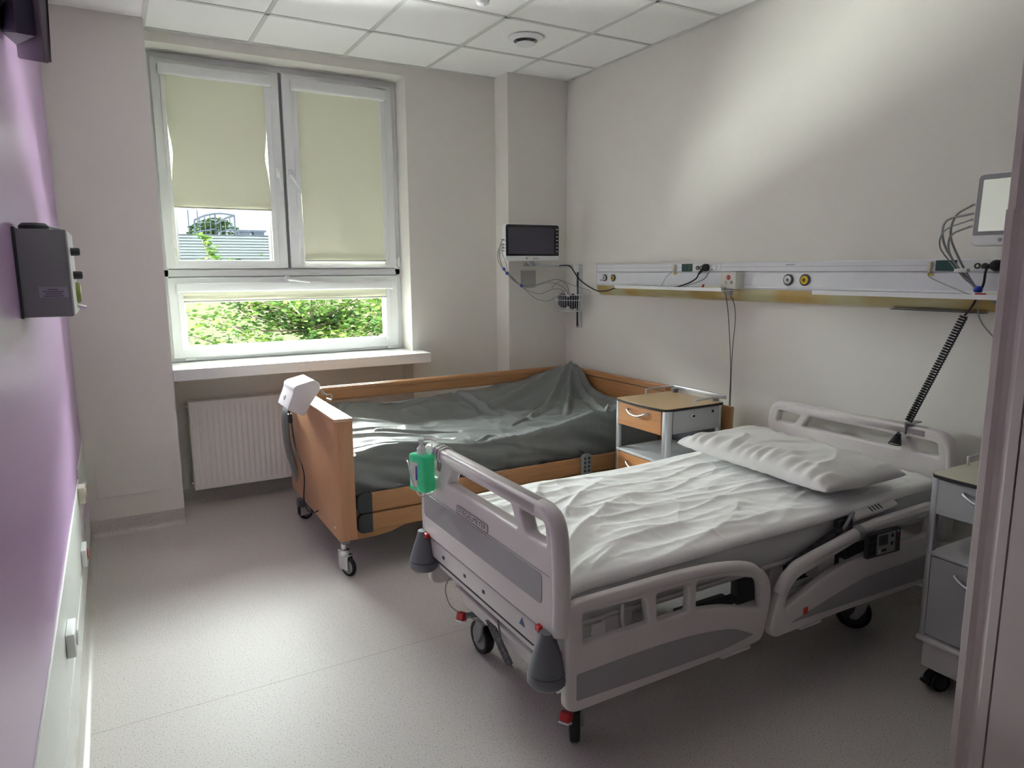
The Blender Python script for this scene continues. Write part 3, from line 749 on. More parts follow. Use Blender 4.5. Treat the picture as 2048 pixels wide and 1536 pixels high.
# pump mains lead with plug
PC = thing('power_cable', 'thin black mains lead hanging from the white pump along the wooden footboard', 'cable', (0.86, 4.0, 0.2))
b = NB(); tube(b, cr_path([(0.83, 3.98, 0.82), (0.838, 4.10, 0.78), (0.86, 4.15, 0.70), (0.868, 4.15, 0.593), (0.866, 4.08, 0.53), (0.864, 3.945, 0.47), (0.862, 3.905, 0.408), (0.86, 3.935, 0.278), (0.875, 3.86, 0.229), (0.92, 3.78, 0.27), (0.96, 3.80, 0.34)], 8), 0.0035, 8); obj('lead', b, M['black'], PC, smooth=True)
b = NB(); box(b, 0.845, 0.870, 4.155, 4.195, 0.69, 0.745, 0.006); tube(b, [(0.857, 4.175, 0.745), (0.852, 4.12, 0.80)], 0.004, 8); obj('plug', b, M['black'], PC, smooth=35)
b = NB(); box(b, 0.84, 0.875, 3.98, 4.05, 0.225, 0.265, 0.006); obj('inline_switch', b, M['charcoal'], PC, smooth=35)
# dark grey hose bundle bowed out beyond the foot board
b = NB()
pts = cr_path([(0.93, 4.30, 0.80), (0.868, 4.31, 0.75), (0.858, 4.32, 0.653), (0.868, 4.32, 0.494), (0.905, 4.32, 0.329), (0.945, 4.32, 0.20)], 6)
x0 = None
ring0 = []
for i, p in enumerate(pts):
    t = i / (len(pts) - 1); hw = 0.02 + 0.055 * math.sin(PI * min(1, t * 0.9 + 0.08)); 
    ring0.append([b.verts.new(p + V((math.cos(a) * 0.018, math.sin(a) * hw - 0.0, 0))) for a in [2 * PI * k / 14 for k in range(14)]])
for a, c in zip(ring0, ring0[1:]):
    for k in range(14): b.faces.new([a[k], a[(k + 1) % 14], c[(k + 1) % 14], c[k]])
b.faces.new(ring0[0][::-1]); b.faces.new(ring0[-1])
tag(obj('air_hose', b, M['cover'], None, smooth=True, base=True), 'flat grey hose sleeve bowing down from the pump, between footboard and radiator', 'hose')
# hand control hooked on the near rail
hc = thing('hand_control', 'small grey hand control with black buttons hooked over the lower wooden rail', 'remote control', (2.45, 3.385, 0.34))
b = plate([rpoly([(2.415, 0.30), (2.475, 0.30), (2.485, 0.445), (2.465, 0.462), (2.425, 0.462), (2.405, 0.445)], 0.01)], 0.02, 0.004, lambda u, v, w: (u, 3.386 + w, v)); obj('housing', b, M['greymetal'], hc, smooth=35)
for i in range(2):
    for k in range(5):
        b = NB(); lathe(b, [(0, 0.0025), (0.007, 0.002), (0.009, 0)], (2.430 + i * 0.03, 3.3758, 0.435 - k * 0.026), (0, -1, 0), 12); obj('button', b, M['charcoal'], hc, smooth=40)
b = NB(); tube(b, cr_path([(2.43, 3.39, 0.46), (2.43, 3.40, 0.475), (2.43, 3.43, 0.47)], 4), 0.004, 8); obj('hook', b, M['charcoal'], hc, smooth=True)

# ------------------------------------------------------------------ white hospital bed
HB = thing('hospital_bed', 'grey plastic hospital bed on castors, nearest the camera, with split side rails', 'bed', (2.05, 2.07, 0))
FX = 1.05; TH = 0.05
def footpanel(xc, y0, y1, z0, zt, name, flip=1, zs=None):
    """board with a tubular top rail, slanted posts and three openings; y grows away from the camera"""
    W = y1 - y0
    zb = zs
    out = rpoly([(y0, z0), (y1, z0), (y1 + 0.006, zt - 0.22), (y1 - 0.045, zt), (y0 + 0.045, zt), (y0 - 0.006, zt - 0.22)], [0.02, 0.02, 0.10, 0.05, 0.05, 0.10], 6)
    o1 = rpoly([(y0 + 0.225, zb), (y0 + 0.745, zb), (y0 + 0.705, zt - 0.052), (y0 + 0.265, zt - 0.052)], 0.008, 3)
    oR = rpoly([(y0 + 0.055, zb), (y0 + 0.165, zb), (y0 + 0.205, zt - 0.052), (y0 + 0.068, zt - 0.052)], 0.012, 3)
    oL = rpoly([(y1 - 0.165, zb), (y1 - 0.055, zb), (y1 - 0.068, zt - 0.052), (y1 - 0.205, zt - 0.052)], 0.012, 3)
    b = plate([out, o1, oR, oL], TH, 0.012, lambda u, v, w: (xc + w, u, v), 4)
    p = obj(name, b, M['grey'], HB, smooth=40)
    # thick rounded end rims, as the board's ends are stouter than its field
    for y, sgn in ((y0, 1), (y1, -1)):
        b = NB(); pts = [(xc, y + sgn * 0.012, z0 + 0.012), (xc, y + sgn * 0.010, zt - 0.26), (xc, y + sgn * 0.020, zt - 0.10), (xc, y + sgn * 0.038, zt - 0.045), (xc, y + sgn * 0.075, zt - 0.026), (xc, y + sgn * 0.16, zt - 0.024)]
        tube(b, cr_path(pts, 6), [0.027] * 31, 14); obj('end_rim', b, M['grey'], p, smooth=True)
    b = NB(); tube(b, [(xc, y0 + 0.12, zt - 0.024), (xc, y1 - 0.12, zt - 0.024)], 0.028, 14); obj('top_rail', b, M['grey'], p, smooth=True)
    return p
fb = footpanel(FX + 0.005, 1.565, 2.565, 0.515, 0.905, 'footboard', zs=0.788)
b = plate([rpoly([(1.64, 0.598), (2.535, 0.598), (2.535, 0.695), (1.64, 0.695)], 0.02)], 0.004, 0.0015, lambda u, v, w: (FX - 0.0205 + w, u, v)); obj('inset_panel', b, M['inset'], fb)
b = NB(); box(b, FX - 0.022, FX - 0.018, 1.60, 2.55, 0.700, 0.7025); obj('panel_groove', b, M['inset'], fb)
b = plate([rpoly([(1.978, 0.704), (2.222, 0.704), (2.222, 0.7365), (1.978, 0.7365)], 0.012)], 0.003, 0.001, lambda u, v, w: (FX - 0.0215 + w, u, v)); npl = obj('name_plate', b, M['grey'], fb)
b = plate([rpoly([(1.978, 0.704), (2.222, 0.704), (2.222, 0.7365), (1.978, 0.7365)], 0.012), rpoly([(1.980, 0.706), (2.220, 0.706), (2.220, 0.7345), (1.980, 0.7345)], 0.011)], 0.001, 0.0001, lambda u, v, w: (FX - 0.0232 + w, u, v)); obj('plate_border', b, M['ink'], npl)
b = text_bm('STIEGELMEYER', 0.0275, lambda x, y, z: (FX - 0.0236 + z * 0.3, 2.100 - x * 1.22, 0.7205 + y)); obj('plate_lettering', b, M['ink'], npl)
hb = footpanel(3.045, 1.565, 2.525, 0.40, 0.885, 'headboard', zs=0.775)
# frame parts under the boards
b = NB(); box(b, 1.045, 1.10, 1.69, 2.53, 0.425, 0.508, 0.010, 3); obj('foot_beam', b, M['steel'], HB, smooth=35)
b = NB(); box(b, 1.037, 1.060, 1.655, 2.50, 0.510, 0.524, 0.005); obj('beam_trim', b, M['charcoal'], HB)
b = NB(); box(b, 1.055, 1.10, 1.72, 2.46, 0.395, 0.423, 0.004); obj('lower_foot_beam', b, M['steel'], HB)
b = NB(); box(b, 1.046, 1.056, 1.72, 2.46, 0.4225, 0.4255); obj('beam_seam', b, M['charcoal'], HB)
b = NB(); tri = [b.verts.new(p) for p in ((1.0445, 1.800, 0.463), (1.0445, 1.765, 0.463), (1.0445, 1.7825, 0.490))]; b.faces.new(tri)
e = bmesh.ops.extrude_face_region(b, geom=list(b.faces)); 
for v in [g for g in e['geom'] if isinstance(g, bmesh.types.BMVert)]: v.co.x -= 0.001
obj('maker_emblem', b, mat('emblem_blue', C8(60, 84, 130), 0.4, var=0.02), HB)
for y in (2.20, 2.39, 2.05):
    b = NB(); box(b, 1.0425, 1.046, y - 0.008, y + 0.008, 0.462 - 0.004, 0.470, 0.001); obj('beam_label', b, M['ink'], HB)
# corner bumpers: grey cones with a roller ring
def bumper(y):
    b = NB(); lathe(b, [(0, 0.530), (0.022, 0.530), (0.026, 0.512), (0.030, 0.50), (0.056, 0.418), (0.058, 0.408), (0.0, 0.406)], (1.025, y, 0), n=28); p = obj('corner_bumper', b, M['darkgrey'], HB, smooth=40)
    b = NB(); lathe(b, [(0, 0.404), (0.056, 0.404), (0.060, 0.396), (0.060, 0.378), (0.050, 0.366), (0.030, 0.362), (0, 0.362)], (1.025, y, 0), n=28); obj('bumper_ring', b, M['darkgrey'], p, smooth=40)
    b = NB(); box(b, 1.015, 1.055, y + (0.03 if y < 2 else -0.055), y + (0.055 if y < 2 else -0.03), 0.512, 0.532, 0.004); obj('release_catch', b, M['red'], p)
bumper(1.605); bumper(2.545)
# lying surface frame, side beams, seat plates
for y in (1.66, 2.45):
    b = NB(); box(b, 1.10, 3.02, y - 0.018, y + 0.018, 0.482, 0.5025, 0.004); obj('side_beam', b, M['steel'], HB)
for x0, x1, tl in ((1.10, 1.62, 0), (1.64, 1.93, 0), (1.95, 2.22, 0), (2.24, 3.0, 0.0)):
    b = NB(); box(b, x0, x1, 1.62, 2.50, 0.503, 0.515, 0.004); obj('mattress_plate', b, M['steel'], HB)
# lower chassis
for y in (1.80, 2.40):
    b = NB(); box(b, 1.16, 2.86, y - 0.03, y + 0.03, 0.215, 0.275, 0.010, 3); obj('chassis_beam', b, M['steel'], HB, smooth=35)
b = plate([rpoly([(1.74, 0.212), (1.775, 0.240), (1.80, 0.225), (2.42, 0.225), (2.46, 0.27), (2.46, 0.30), (1.70, 0.30), (1.70, 0.245)], 0.004)], 0.012, 0.002, lambda u, v, w: (1.155 + w, u, v)); obj('chassis_end_cover', b, M['steel'], HB, smooth=35)
b = NB(); box(b, 1.12, 2.86, 1.74, 2.46, 0.285, 0.305, 0.006); obj('chassis_cover', b, M['steel'], HB)
b = NB(); box(b, 2.80, 2.90, 1.74, 2.46, 0.215, 0.283, 0.006); obj('chassis_beam', b, M['steel'], HB)
for x in (1.42, 2.52):
    b = NB(); box(b, x - 0.035, x + 0.035, 1.98, 2.15, 0.306, 0.502, 0.012, 3); obj('lift_column', b, M['steel'], HB, smooth=35)
b = NB(); cyl(b, (1.17, 2.42, 0.33), (1.17, 2.42, 0.395), 0.038, n=24); obj('column_cap', b, M['greymetal'], HB, smooth=40)
b = NB(); cyl(b, (1.5, 2.05, 0.34), (1.95, 2.05, 0.45), 0.03, n=18); obj('lift_motor', b, M['charcoal'], HB, smooth=40)
b = NB(); box(b, 1.62, 1.86, 1.66, 1.72, 0.36, 0.40, 0.006); obj('motor_arm', b, M['charcoal'], HB)
for x in (1.71, 1.75):
    b = NB(); tube(b, cr_path([(x, 1.62, 0.425), (x, 1.615, 0.385), (x + 0.010, 1.61, 0.366), (x + 0.020, 1.615, 0.385), (x + 0.020, 1.62, 0.42)], 4), 0.004, 8); obj('accessory_hook', b, M['black'], HB, smooth=True)
b = NB(); box(b, 1.66, 1.82, 1.60, 1.64, 0.425, 0.44, 0.003); obj('hook_bar', b, M['black'], HB)
b = NB(); box(b, 1.25, 1.36, 1.62, 1.70, 0.40, 0.52, 0.01); obj('rail_bracket', b, M['steel'], HB, smooth=35)
b = NB(); box(b, 2.24, 2.34, 1.60, 1.66, 0.40, 0.52, 0.01); obj('rail_bracket', b, M['steel'], HB, smooth=35)
b = NB(); tube(b, cr_path([(1.30, 1.60, 0.55), (1.30, 1.60, 0.50), (1.31, 1.60, 0.46)], 4), [0.006] * 8 + [0.003], 8); obj('rail_lever', b, M['white'], HB, smooth=True)
for i, (x0, x1) in enumerate(((1.93, 2.20), (2.24, 2.52), (2.56, 2.80))):
    b = NB(); box(b, x0, x1, 1.705, 1.745, 0.335 + 0.02 * i, 0.480, 0.006); obj('mechanism_cover', b, M['charcoal'], HB)
b = NB(); box(b, 2.05, 2.12, 1.66, 1.70, 0.36, 0.47, 0.008); obj('pivot_bracket', b, M['steel'], HB)
b = NB(); box(b, 2.34, 2.42, 1.66, 1.70, 0.40, 0.48, 0.008); obj('pivot_bracket', b, M['steel'], HB)
# casters
caster(HB, 1.225, 2.385, 0.072, 0.042, 1.62, 0.225, M['greymetal'], M['greymetal'])
caster(HB, 1.225, 1.745, 0.072, 0.036, 0.99, 0.225, M['greymetal'], M['charcoal'])
caster(HB, 2.755, 1.740, 0.072, 0.045, 2.13, 0.225, M['greymetal'], M['charcoal'])
caster(HB, 2.735, 2.43, 0.072, 0.045, 0.6, 0.225, M['greymetal'], M['charcoal'])
def pedal(x, y, z, x1, y1, z1):
    b = NB(); tube(b, [(x1, y1, z1), (x, y, z)], [0.014, 0.011], 10); p = obj('brake_pedal', b, M['darkgrey'], HB, smooth=40)
    b = NB(); T = Matrix.Translation((x, y, z)) @ Matrix.Rotation(0.5, 4, 'Z') @ Matrix.Rotation(0.35, 4, 'Y'); box(b, -0.020, 0.014, -0.018, 0.018, -0.016, 0.016, 0.006, mtx=T); obj('pedal_pad', b, M['red'], p)
    b = NB(); box(b, -0.021, 0.013, -0.0185, 0.0185, -0.022, -0.0165, 0.002, mtx=T); obj('pedal_edge', b, M['white'], p)
pedal(1.135, 2.42, 0.182, 1.22, 2.36, 0.20)
pedal(1.165, 1.705, 0.150, 1.23, 1.74, 0.16)
# coiled lead under the foot end
def helix(p0, p1, r, turns, wire, n=14):
    p0, p1 = V(p0), V(p1); d = p1 - p0; x, y = frame_from(d); N = int(turns * n); out = []
    for i in range(N + 1):
        a = 2 * PI * i / n; out.append(p0 + d * (i / N) + x * math.cos(a) * r + y * math.sin(a) * r)
    return out
b = NB(); tube(b, helix((1.13, 2.175, 0.28), (1.12, 2.00, 0.19), 0.012, 24, 0.002, 10), 0.0028, 6)
tube(b, cr_path([(1.12, 2.00, 0.19), (1.115, 1.975, 0.195), (1.08, 1.985, 0.30), (1.07, 1.99, 0.395), (1.09, 1.97, 0.40)], 5), 0.003, 6)
cc = obj('coiled_lead', b, M['darkgrey'], HB, smooth=True)
b = NB(); tube(b, cr_path([(1.10, 2.41, 0.39), (1.085, 2.47, 0.30), (1.10, 2.46, 0.22), (1.14, 2.42, 0.185)], 6), 0.003, 6); obj('brake_cable', b, M['cablegrey'], HB, smooth=True)
b = NB(); tube(b, cr_path([(1.14, 2.42, 0.19), (1.18, 2.33, 0.18), (1.20, 2.25, 0.21), (1.19, 2.20, 0.26)], 6), 0.003, 6); obj('brake_cable', b, M['cablegrey'], HB, smooth=True)
# side rails -------------------------------------------------------
SY = 1.565
def side_rails(yc, mirror=False):
    y_out = yc - 0.017 if not mirror else yc + 0.017
    f = lambda u, v, w: (u, yc + w, v)
    out = rpoly([(1.058, 0.620), (1.10, 0.628), (1.50, 0.628), (1.70, 0.612), (1.83, 0.582), (1.915, 0.52), (1.925, 0.40), (1.885, 0.284), (1.73, 0.279), (1.085, 0.279), (1.055, 0.300)],
                [0.02, 0.03, 0.2, 0.15, 0.09, 0.07, 0.1, 0.03, 0.05, 0.02, 0.02], 5)
    hA = rpoly([(1.118, 0.492), (1.366, 0.488), (1.350, 0.578), (1.115, 0.585)], 0.010, 3)
    hB = rpoly([(1.399, 0.489), (1.530, 0.486), (1.530, 0.577), (1.395, 0.578)], 0.010, 3)
    hC = rpoly([(1.565, 0.482), (1.69, 0.462), (1.872, 0.408), (1.862, 0.520), (1.70, 0.566), (1.565, 0.577)], [0.01, 0.04, 0.01, 0.04, 0.05, 0.01], 3)
    b = plate([out, hA, hB, hC], 0.034, 0.010, f, 4); r = obj('side_rail', b, M['grey'], HB, smooth=40, label='foot-end side rail with three openings' )
    b = NB(); tube(b, cr_path([(1.075, yc, 0.606), (1.30, yc, 0.608), (1.50, yc, 0.607), (1.68, yc, 0.594), (1.82, yc, 0.563), (1.892, yc, 0.50)], 6), 0.021, 12); obj('grip_tube', b, M['grey'], r, smooth=True)
    b = plate([rpoly([(1.092, 0.318), (1.092, 0.402), (1.40, 0.408), (1.61, 0.394), (1.74, 0.372), (1.84, 0.322), (1.70, 0.306), (1.40, 0.310)], [0.006, 0.006, 0.1, 0.1, 0.05, 0.01, 0.1, 0.1])], 0.003, 0.001, lambda u, v, w: (u, y_out + w, v)); obj('inset_panel', b, M['inset'], r)
    b = NB(); box(b, 1.70, 1.84, yc - 0.008, yc + 0.02, 0.262, 0.277, 0.004); obj('release_grip', b, M['grey'], r)
    out = rpoly([(1.925, 0.30), (1.955, 0.272), (2.30, 0.276), (2.93, 0.262), (2.93, 0.610), (2.84, 0.612), (2.50, 0.607), (2.40, 0.590), (2.05, 0.532), (1.985, 0.480), (1.950, 0.40)],
                [0.02, 0.025, 0.1, 0.04, 0.04, 0.05, 0.08, 0.08, 0.06, 0.05, 0.08], 5)
    hO = rpoly([(2.000, 0.372), (2.24, 0.456), (2.533, 0.488), (2.87, 0.478), (2.87, 0.562), (2.48, 0.560), (2.383, 0.542), (2.056, 0.476), (2.010, 0.430)], [0.01, 0.08, 0.1, 0.02, 0.02, 0.05, 0.05, 0.05, 0.04], 4)
    b = plate([out, hO], 0.034, 0.010, f, 4); r2 = obj('side_rail', b, M['grey'], HB, smooth=40, label='head-end side rail, tapering towards the middle of the bed')
    b = NB(); tube(b, cr_path([(1.975, yc, 0.43), (2.02, yc, 0.488), (2.10, yc, 0.521), (2.25, yc, 0.547), (2.39, yc, 0.572), (2.47, yc, 0.584), (2.70, yc, 0.588), (2.91, yc, 0.589)], 6), 0.021, 12); obj('grip_tube', b, M['grey'], r2, smooth=True)
    b = plate([rpoly([(2.035, 0.312), (2.25, 0.355), (2.455, 0.388), (2.90, 0.392), (2.90, 0.290), (2.376, 0.303)], [0.005, 0.08, 0.1, 0.01, 0.01, 0.1])], 0.003, 0.001, lambda u, v, w: (u, y_out + w, v)); obj('inset_panel', b, M['inset'], r2)
    b = NB(); box(b, 2.10, 2.22, yc - 0.008, yc + 0.02, 0.258, 0.272, 0.004); obj('release_grip', b, M['grey'], r2)
    if not mirror:
        b = NB(); box(b, 2.098, 2.122, y_out - 0.003, y_out + 0.003, 0.325, 0.352, 0.003); obj('warning_sticker', b, mat('orange_sticker', C8(208, 72, 40), 0.5, var=0.02), r2)
    return r, r2
side_rails(SY)
side_rails(2.565, True)
# nurse control panel on the head-end rail
PY = SY - 0.019
b = plate([rpoly([(2.432, 0.470), (2.645, 0.462), (2.640, 0.562), (2.426, 0.570)], 0.006)], 0.016, 0.003, lambda u, v, w: (u, PY - 0.006 + w, v)); cp = obj('control_panel', b, M['charcoal'], HB)
cy_ = PY - 0.0145
b = plate([rpoly([(2.490, 0.476), (2.607, 0.472), (2.604, 0.556), (2.486, 0.560)], 0.004)], 0.002, 0.0005, lambda u, v, w: (u, cy_ + w, v)); obj('keypad', b, M['inset'], cp)
b = plate([rpoly([(2.499, 0.512), (2.556, 0.509), (2.554, 0.550), (2.497, 0.552)], 0.002)], 0.0015, 0.0003, lambda u, v, w: (u, cy_ - 0.0015 + w, v)); obj('display', b, M['charcoal'], cp)
for zz, sg in ((0.541, 1), (0.508, -1)):
    b = plate([[(2.572, zz - 0.006 * sg), (2.594, zz - 0.007 * sg), (2.583, zz + 0.011 * sg)]], 0.0015, 0.0002, lambda u, v, w: (u, cy_ - 0.0015 + w, v)); obj('arrow_key', b, M['black'], cp)
b = NB(); box(b, 2.518, 2.548, cy_ - 0.0025, cy_ - 0.001, 0.484, 0.494, 0.0005); obj('lock_key', b, M['black'], cp)
b = NB(); box(b, 2.502, 2.511, cy_ - 0.0025, cy_ - 0.001, 0.484, 0.493, 0.0005); obj('lock_key', b, M['white'], cp)
for zz, mm in ((0.534, 'red'), (0.506, 'red'), (0.551, 'greymetal')):
    b = NB(); box(b, 2.614, 2.628, cy_ - 0.002, cy_ + 0.001, zz - 0.005, zz + 0.005, 0.001); obj('indicator_key', b, mat('dull_red_key', C8(150, 60, 62), 0.5) if mm == 'red' else M[mm], cp)
for k in range(6):
    b = NB(); box(b, 2.440 + 0.022 * (k % 2), 2.456 + 0.022 * (k % 2), cy_ - 0.0015, cy_ + 0.0005, 0.548 - 0.028 * (k // 2) - 0.010, 0.556 - 0.028 * (k // 2) + 0.003, 0.001); obj('dark_key', b, M['black'], cp)
# patient handset and its coiled lead clipped to the head-end rail
b = NB(); tube(b, [(2.395, SY, 0.572), (2.425, SY, 0.577)], 0.0275, 16, cap=False); tube(b, [(2.395, SY, 0.572), (2.425, SY, 0.577)], 0.0245, 16, cap=False); clamp = obj('rail_clamp', b, M['greymetal'], HB, smooth=40)
b = NB(); box(b, 2.33, 2.42, SY + 0.024, SY + 0.05, 0.59, 0.625, 0.008, mtx=None); obj('clamp_block', b, M['charcoal'], HB)
hs = thing('patient_handset', 'slim grey patient handset resting between the white mattress and the bed rail', 'remote control', (2.56, 1.60, 0.62))
T = Matrix.Translation((2.56, 1.600, 0.632)) @ Matrix.Rotation(-0.04, 4, 'Y') @ Matrix.Rotation(0.55, 4, 'X')
b = NB(); box(b, -0.15, 0.13, -0.022, 0.022, -0.012, 0.012, 0.010, 3, mtx=T); obj('housing', b, M['grey'], hs, smooth=35)
b = NB()
for k in range(4): box(b, -0.04 + 0.020 * k, -0.032 + 0.020 * k, -0.014, 0.014, 0.0112, 0.0128, mtx=T @ Matrix.Rotation(0, 4, 'Z'))
obj('key_marks', b, M['ink'], hs)
b = NB(); tube(b, cr_path([(2.425, 1.600, 0.638), (2.40, 1.590, 0.637), (2.36, 1.575, 0.622), (2.335, 1.572, 0.60)], 5), [0.009] + [0.007] * 15, 10); obj('lead_sleeve', b, M['greymetal'], hs, smooth=True)
b = NB(); tube(b, helix((2.34, 1.592, 0.592), (2.06, 1.592, 0.505), 0.013, 34, 0.002, 10), 0.003, 6)
obj('coiled_lead', b, M['charcoal'], hs, smooth=True)

# mattress with plain sheet, on the hospital bed
b = NB()
def mside(u, v):
    # closed loop cross-section: u along the length, v around
    x = 1.092 + (3.01 - 1.092) * u
    a = v * 4
    hw = 0.438; cy = 2.065
    zb, zt = 0.517, 0.640
    yy = [cy - hw, cy - hw, cy + hw, cy + hw]
    lift = 0.02 * sstep(2.3, 3.0, x)
    zt += 0.022 * sstep(2.0, 2.9, x)
    if a < 1: y, z = cy - hw - 0.010 * math.sin(PI * a), zb + (zt - zb) * a
    elif a < 2: y, z = cy - hw + 2 * hw * (a - 1), zt
    elif a < 3: y, z = cy + hw + 0.010 * math.sin(PI * (a - 2)), zt - (zt - zb) * (a - 2)
    else: y, z = cy + hw - 2 * hw * (a - 3), zb
    n_ = 0.006 * noise.noise(V((x * 4, z * 9, y * 2))) + 0.004 * ridged(x * 3.5 + z * 5, z * 4, 1.0)
    if a < 1: y -= n_ * math.sin(PI * a)
    return V((x, y, z))
vs = grid(b, 120, 48, mside)
bmesh.ops.remove_doubles(b, verts=b.verts, dist=1e-5)
ends = [e for e in b.edges if e.is_boundary]
bmesh.ops.holes_fill(b, edges=ends)
tag(obj('mattress', b, M['mattwhite'], None, smooth=50, base=True), 'white-sheeted mattress on the grey hospital bed, under the duvet', 'mattress')

# white duvet
DX0, DX1, DY0, DY1 = 1.085, 2.985, 1.600, 2.515
def hash_wr(x, y):
    z = 0.0
    # long soft creases fanning from the foot corner towards the far head side
    a = math.atan2(y - 1.45, x - 0.75); r = math.hypot(x - 0.75, y - 1.45)
    warp = noise.noise(V((x * 2.3, y * 2.3, 1.7)))
    z += 0.0135 * ridged(a * 5.5 + warp * 0.5, r * 0.5, 4.0) ** 2 * (1 - sstep(0.9, 1.7, r))
    z += 0.0085 * ridged(x * 0.8 + warp * 0.25, y * 6.5 + x * 0.9, 8.0) ** 2
    z += 0.0050 * ridged(x * 1.5 + 3, y * 9.0 - x * 1.2 + warp * 0.6, 15.0) ** 2
    z += 0.0040 * ridged(x * 3.0 - y * 2.0 + warp, y * 3.6 + x, 21.0) ** 4
    z += 0.014 * noise.noise(V((x * 1.7, y * 2.3, 9.0))) + 0.006 * noise.noise(V((x * 5.0, y * 6.0, 3.0)))
    z += 0.0022 * noise.noise(V((x * 16 + y * 6, y * 22, 6.0)))
    return z
def duvet(u, v):
    # v: 0..1 across; both long edges roll over and tuck under
    x = DX0 + (DX1 - DX0) * u
    W = DY1 - DY0; rr = 0.022
    per = W - 2 * rr; arc = PI * rr * 1.0; tot = per + 2 * arc + 0.08
    s_ = v * tot
    zt = 0.662 + 0.020 * sstep(2.0, 2.9, x) - 0.016 * (1 - sstep(1.0, 1.2, x)) 
    edge = 0
    if s_ < 0.04: y, z, edge = DY0 + rr + (0.04 - s_), zt - 2 * rr + 0.004, 1
    elif s_ < 0.04 + arc:
        a = (s_ - 0.04) / arc * PI; y, z = DY0 + rr - rr * math.sin(a), zt - rr - rr * math.cos(a); edge = 1 - a / PI
    elif s_ < 0.04 + arc + per: y, z = DY0 + rr + (s_ - 0.04 - arc), zt
    elif s_ < 0.04 + 2 * arc + per:
        a = (s_ - 0.04 - arc - per) / arc * PI; y, z = DY1 - rr + rr * math.sin(a), zt - rr + rr * math.cos(a); edge = a / PI
    else: y, z, edge = DY1 - rr - (s_ - 0.04 - 2 * arc - per), zt - 2 * rr + 0.004, 1
    dist = min(y - DY0, DY1 - y)
    k = (1 - edge)
    z += (1.15 * hash_wr(x, y) * sstep(0.0, 0.12, dist + 0.03) - 0.004) * k
    # crown along the middle
    z += 0.012 * math.sin(PI * max(0, min(1, (y - DY0) / W))) * k
    wob = 0.010 * noise.noise(V((x * 2.4, 3.3, 0.0 if y < 2 else 8.0)))
    y += wob
    if u < 0.012: z -= 0.012 * k
    z += 0.006 * noise.noise(V((x * 3.1, 0.5, 0))) * edge
    return V((x, y, z))
b = NB(); grid(b, 340, 190, duvet)
tag(obj('duvet', b, M['sheet'], None, smooth=True, base=True), 'creased white duvet spread flat over the hospital bed', 'duvet')

# pillow
Tp = Matrix.Translation((2.512, 2.012, 0.752)) @ Matrix.Rotation(math.radians(-3), 4, 'Z')
PWX, PWY = 0.235, 0.425
def pil(sgn):
    def fn(u, v):
        a, c = u * 2 - 1, v * 2 - 1
        # outline slightly pinched between the corners
        px = a * (PWX - 0.020 * (1 - c * c)) ; py = c * (PWY - 0.020 * (1 - a * a))
        h = max(0.0, (1 - abs(a) ** 3.4)) ** 0.42 * max(0.0, (1 - abs(c) ** 4.2)) ** 0.42
        d = 0.072 if sgn > 0 else 0.040
        z = sgn * d * h
        edge = 1 - h
        # pleats at the open foot-side end and soft dents
        z += (0.008 * noise.noise(V((px * 6, py * 5, 1.0))) + 0.0045 * ridged(px * 4 + py * 3, py * 7, 2.0) ** 2 * 2) * min(1, h * 1.4) * (1 if sgn > 0 else 0.3)
        if a < -0.45: z += 0.009 * math.sin(py * 95 + 3 * noise.noise(V((py * 6, 0, 0)))) * sstep(-0.45, -0.75, a) * h ** 0.5 * (1 if sgn > 0 else 0.2)
        z += 0.025 * sstep(-0.1, 1, c) * sstep(0, 1, a) * 0 - 0.012 * max(0, -c) * (1 - abs(a))
        return Tp @ V((px, py, z))
    return fn
b = NB(); grid(b, 90, 130, pil(1)); grid(b, 90, 130, pil(-1)); bmesh.ops.remove_doubles(b, verts=b.verts, dist=2e-4)
tag(obj('pillow', b, M['pillow'], None, smooth=True, base=True), 'plump white pillow lying at the head end of the hospital bed', 'pillow')

# black coiled bed lead from the wall unit down to the head board, with a clip
bc = thing('coiled_power_cable', 'black coiled power cable stretched from the wall unit down over the headboard', 'cable', (3.05, 1.60, 0.80))
b = NB(); lathe(b, [(0, 0.034), (0.012, 0.034), (0.020, 0.028), (0.023, 0.018), (0.023, 0.0), (0, 0.0)], (3.088, 1.496, 1.582), (-1, 0, 0), 20); box(b, 3.055, 3.075, 1.51, 1.545, 1.570, 1.588, 0.004); obj('plug', b, M['black'], bc, smooth=40)
b = NB(); tube(b, cr_path([(3.064, 1.522, 1.577), (3.045, 1.520, 1.556), (3.015, 1.508, 1.510), (3.0, 1.516, 1.465), (2.999, 1.535, 1.420), (3.002, 1.560, 1.383)], 6), 0.0048, 8); obj('straight_lead', b, M['black'], bc, smooth=True)
b = NB()
hp = helix((3.002, 1.562, 1.380), (3.012, 1.758, 0.905), 0.0130, 42, 0.003, 12)
tube(b, hp, 0.0036, 6); obj('coil', b, M['black'], bc, smooth=True)
b = NB()
hp = []
for i in range(12 * 8):
    t = i / (12 * 8); a = i * 2 * PI / 12; rr = 0.006 + 0.022 * t
    hp.append(V((2.992 + rr * math.cos(a) * 0.8, 1.782 + 0.018 * t + rr * math.sin(a), 0.852 - 0.058 * t)))
tube(b, hp, 0.0028, 6); obj('coil_tail', b, M['black'], bc, smooth=True)
b = NB(); box(b, 3.008, 3.076, 1.765, 1.772, 0.845, 0.898, 0.002); box(b, 3.005, 3.080, 1.735, 1.772, 0.896, 0.901, 0.002); obj('cable_clip', b, M['greymetal'], bc)

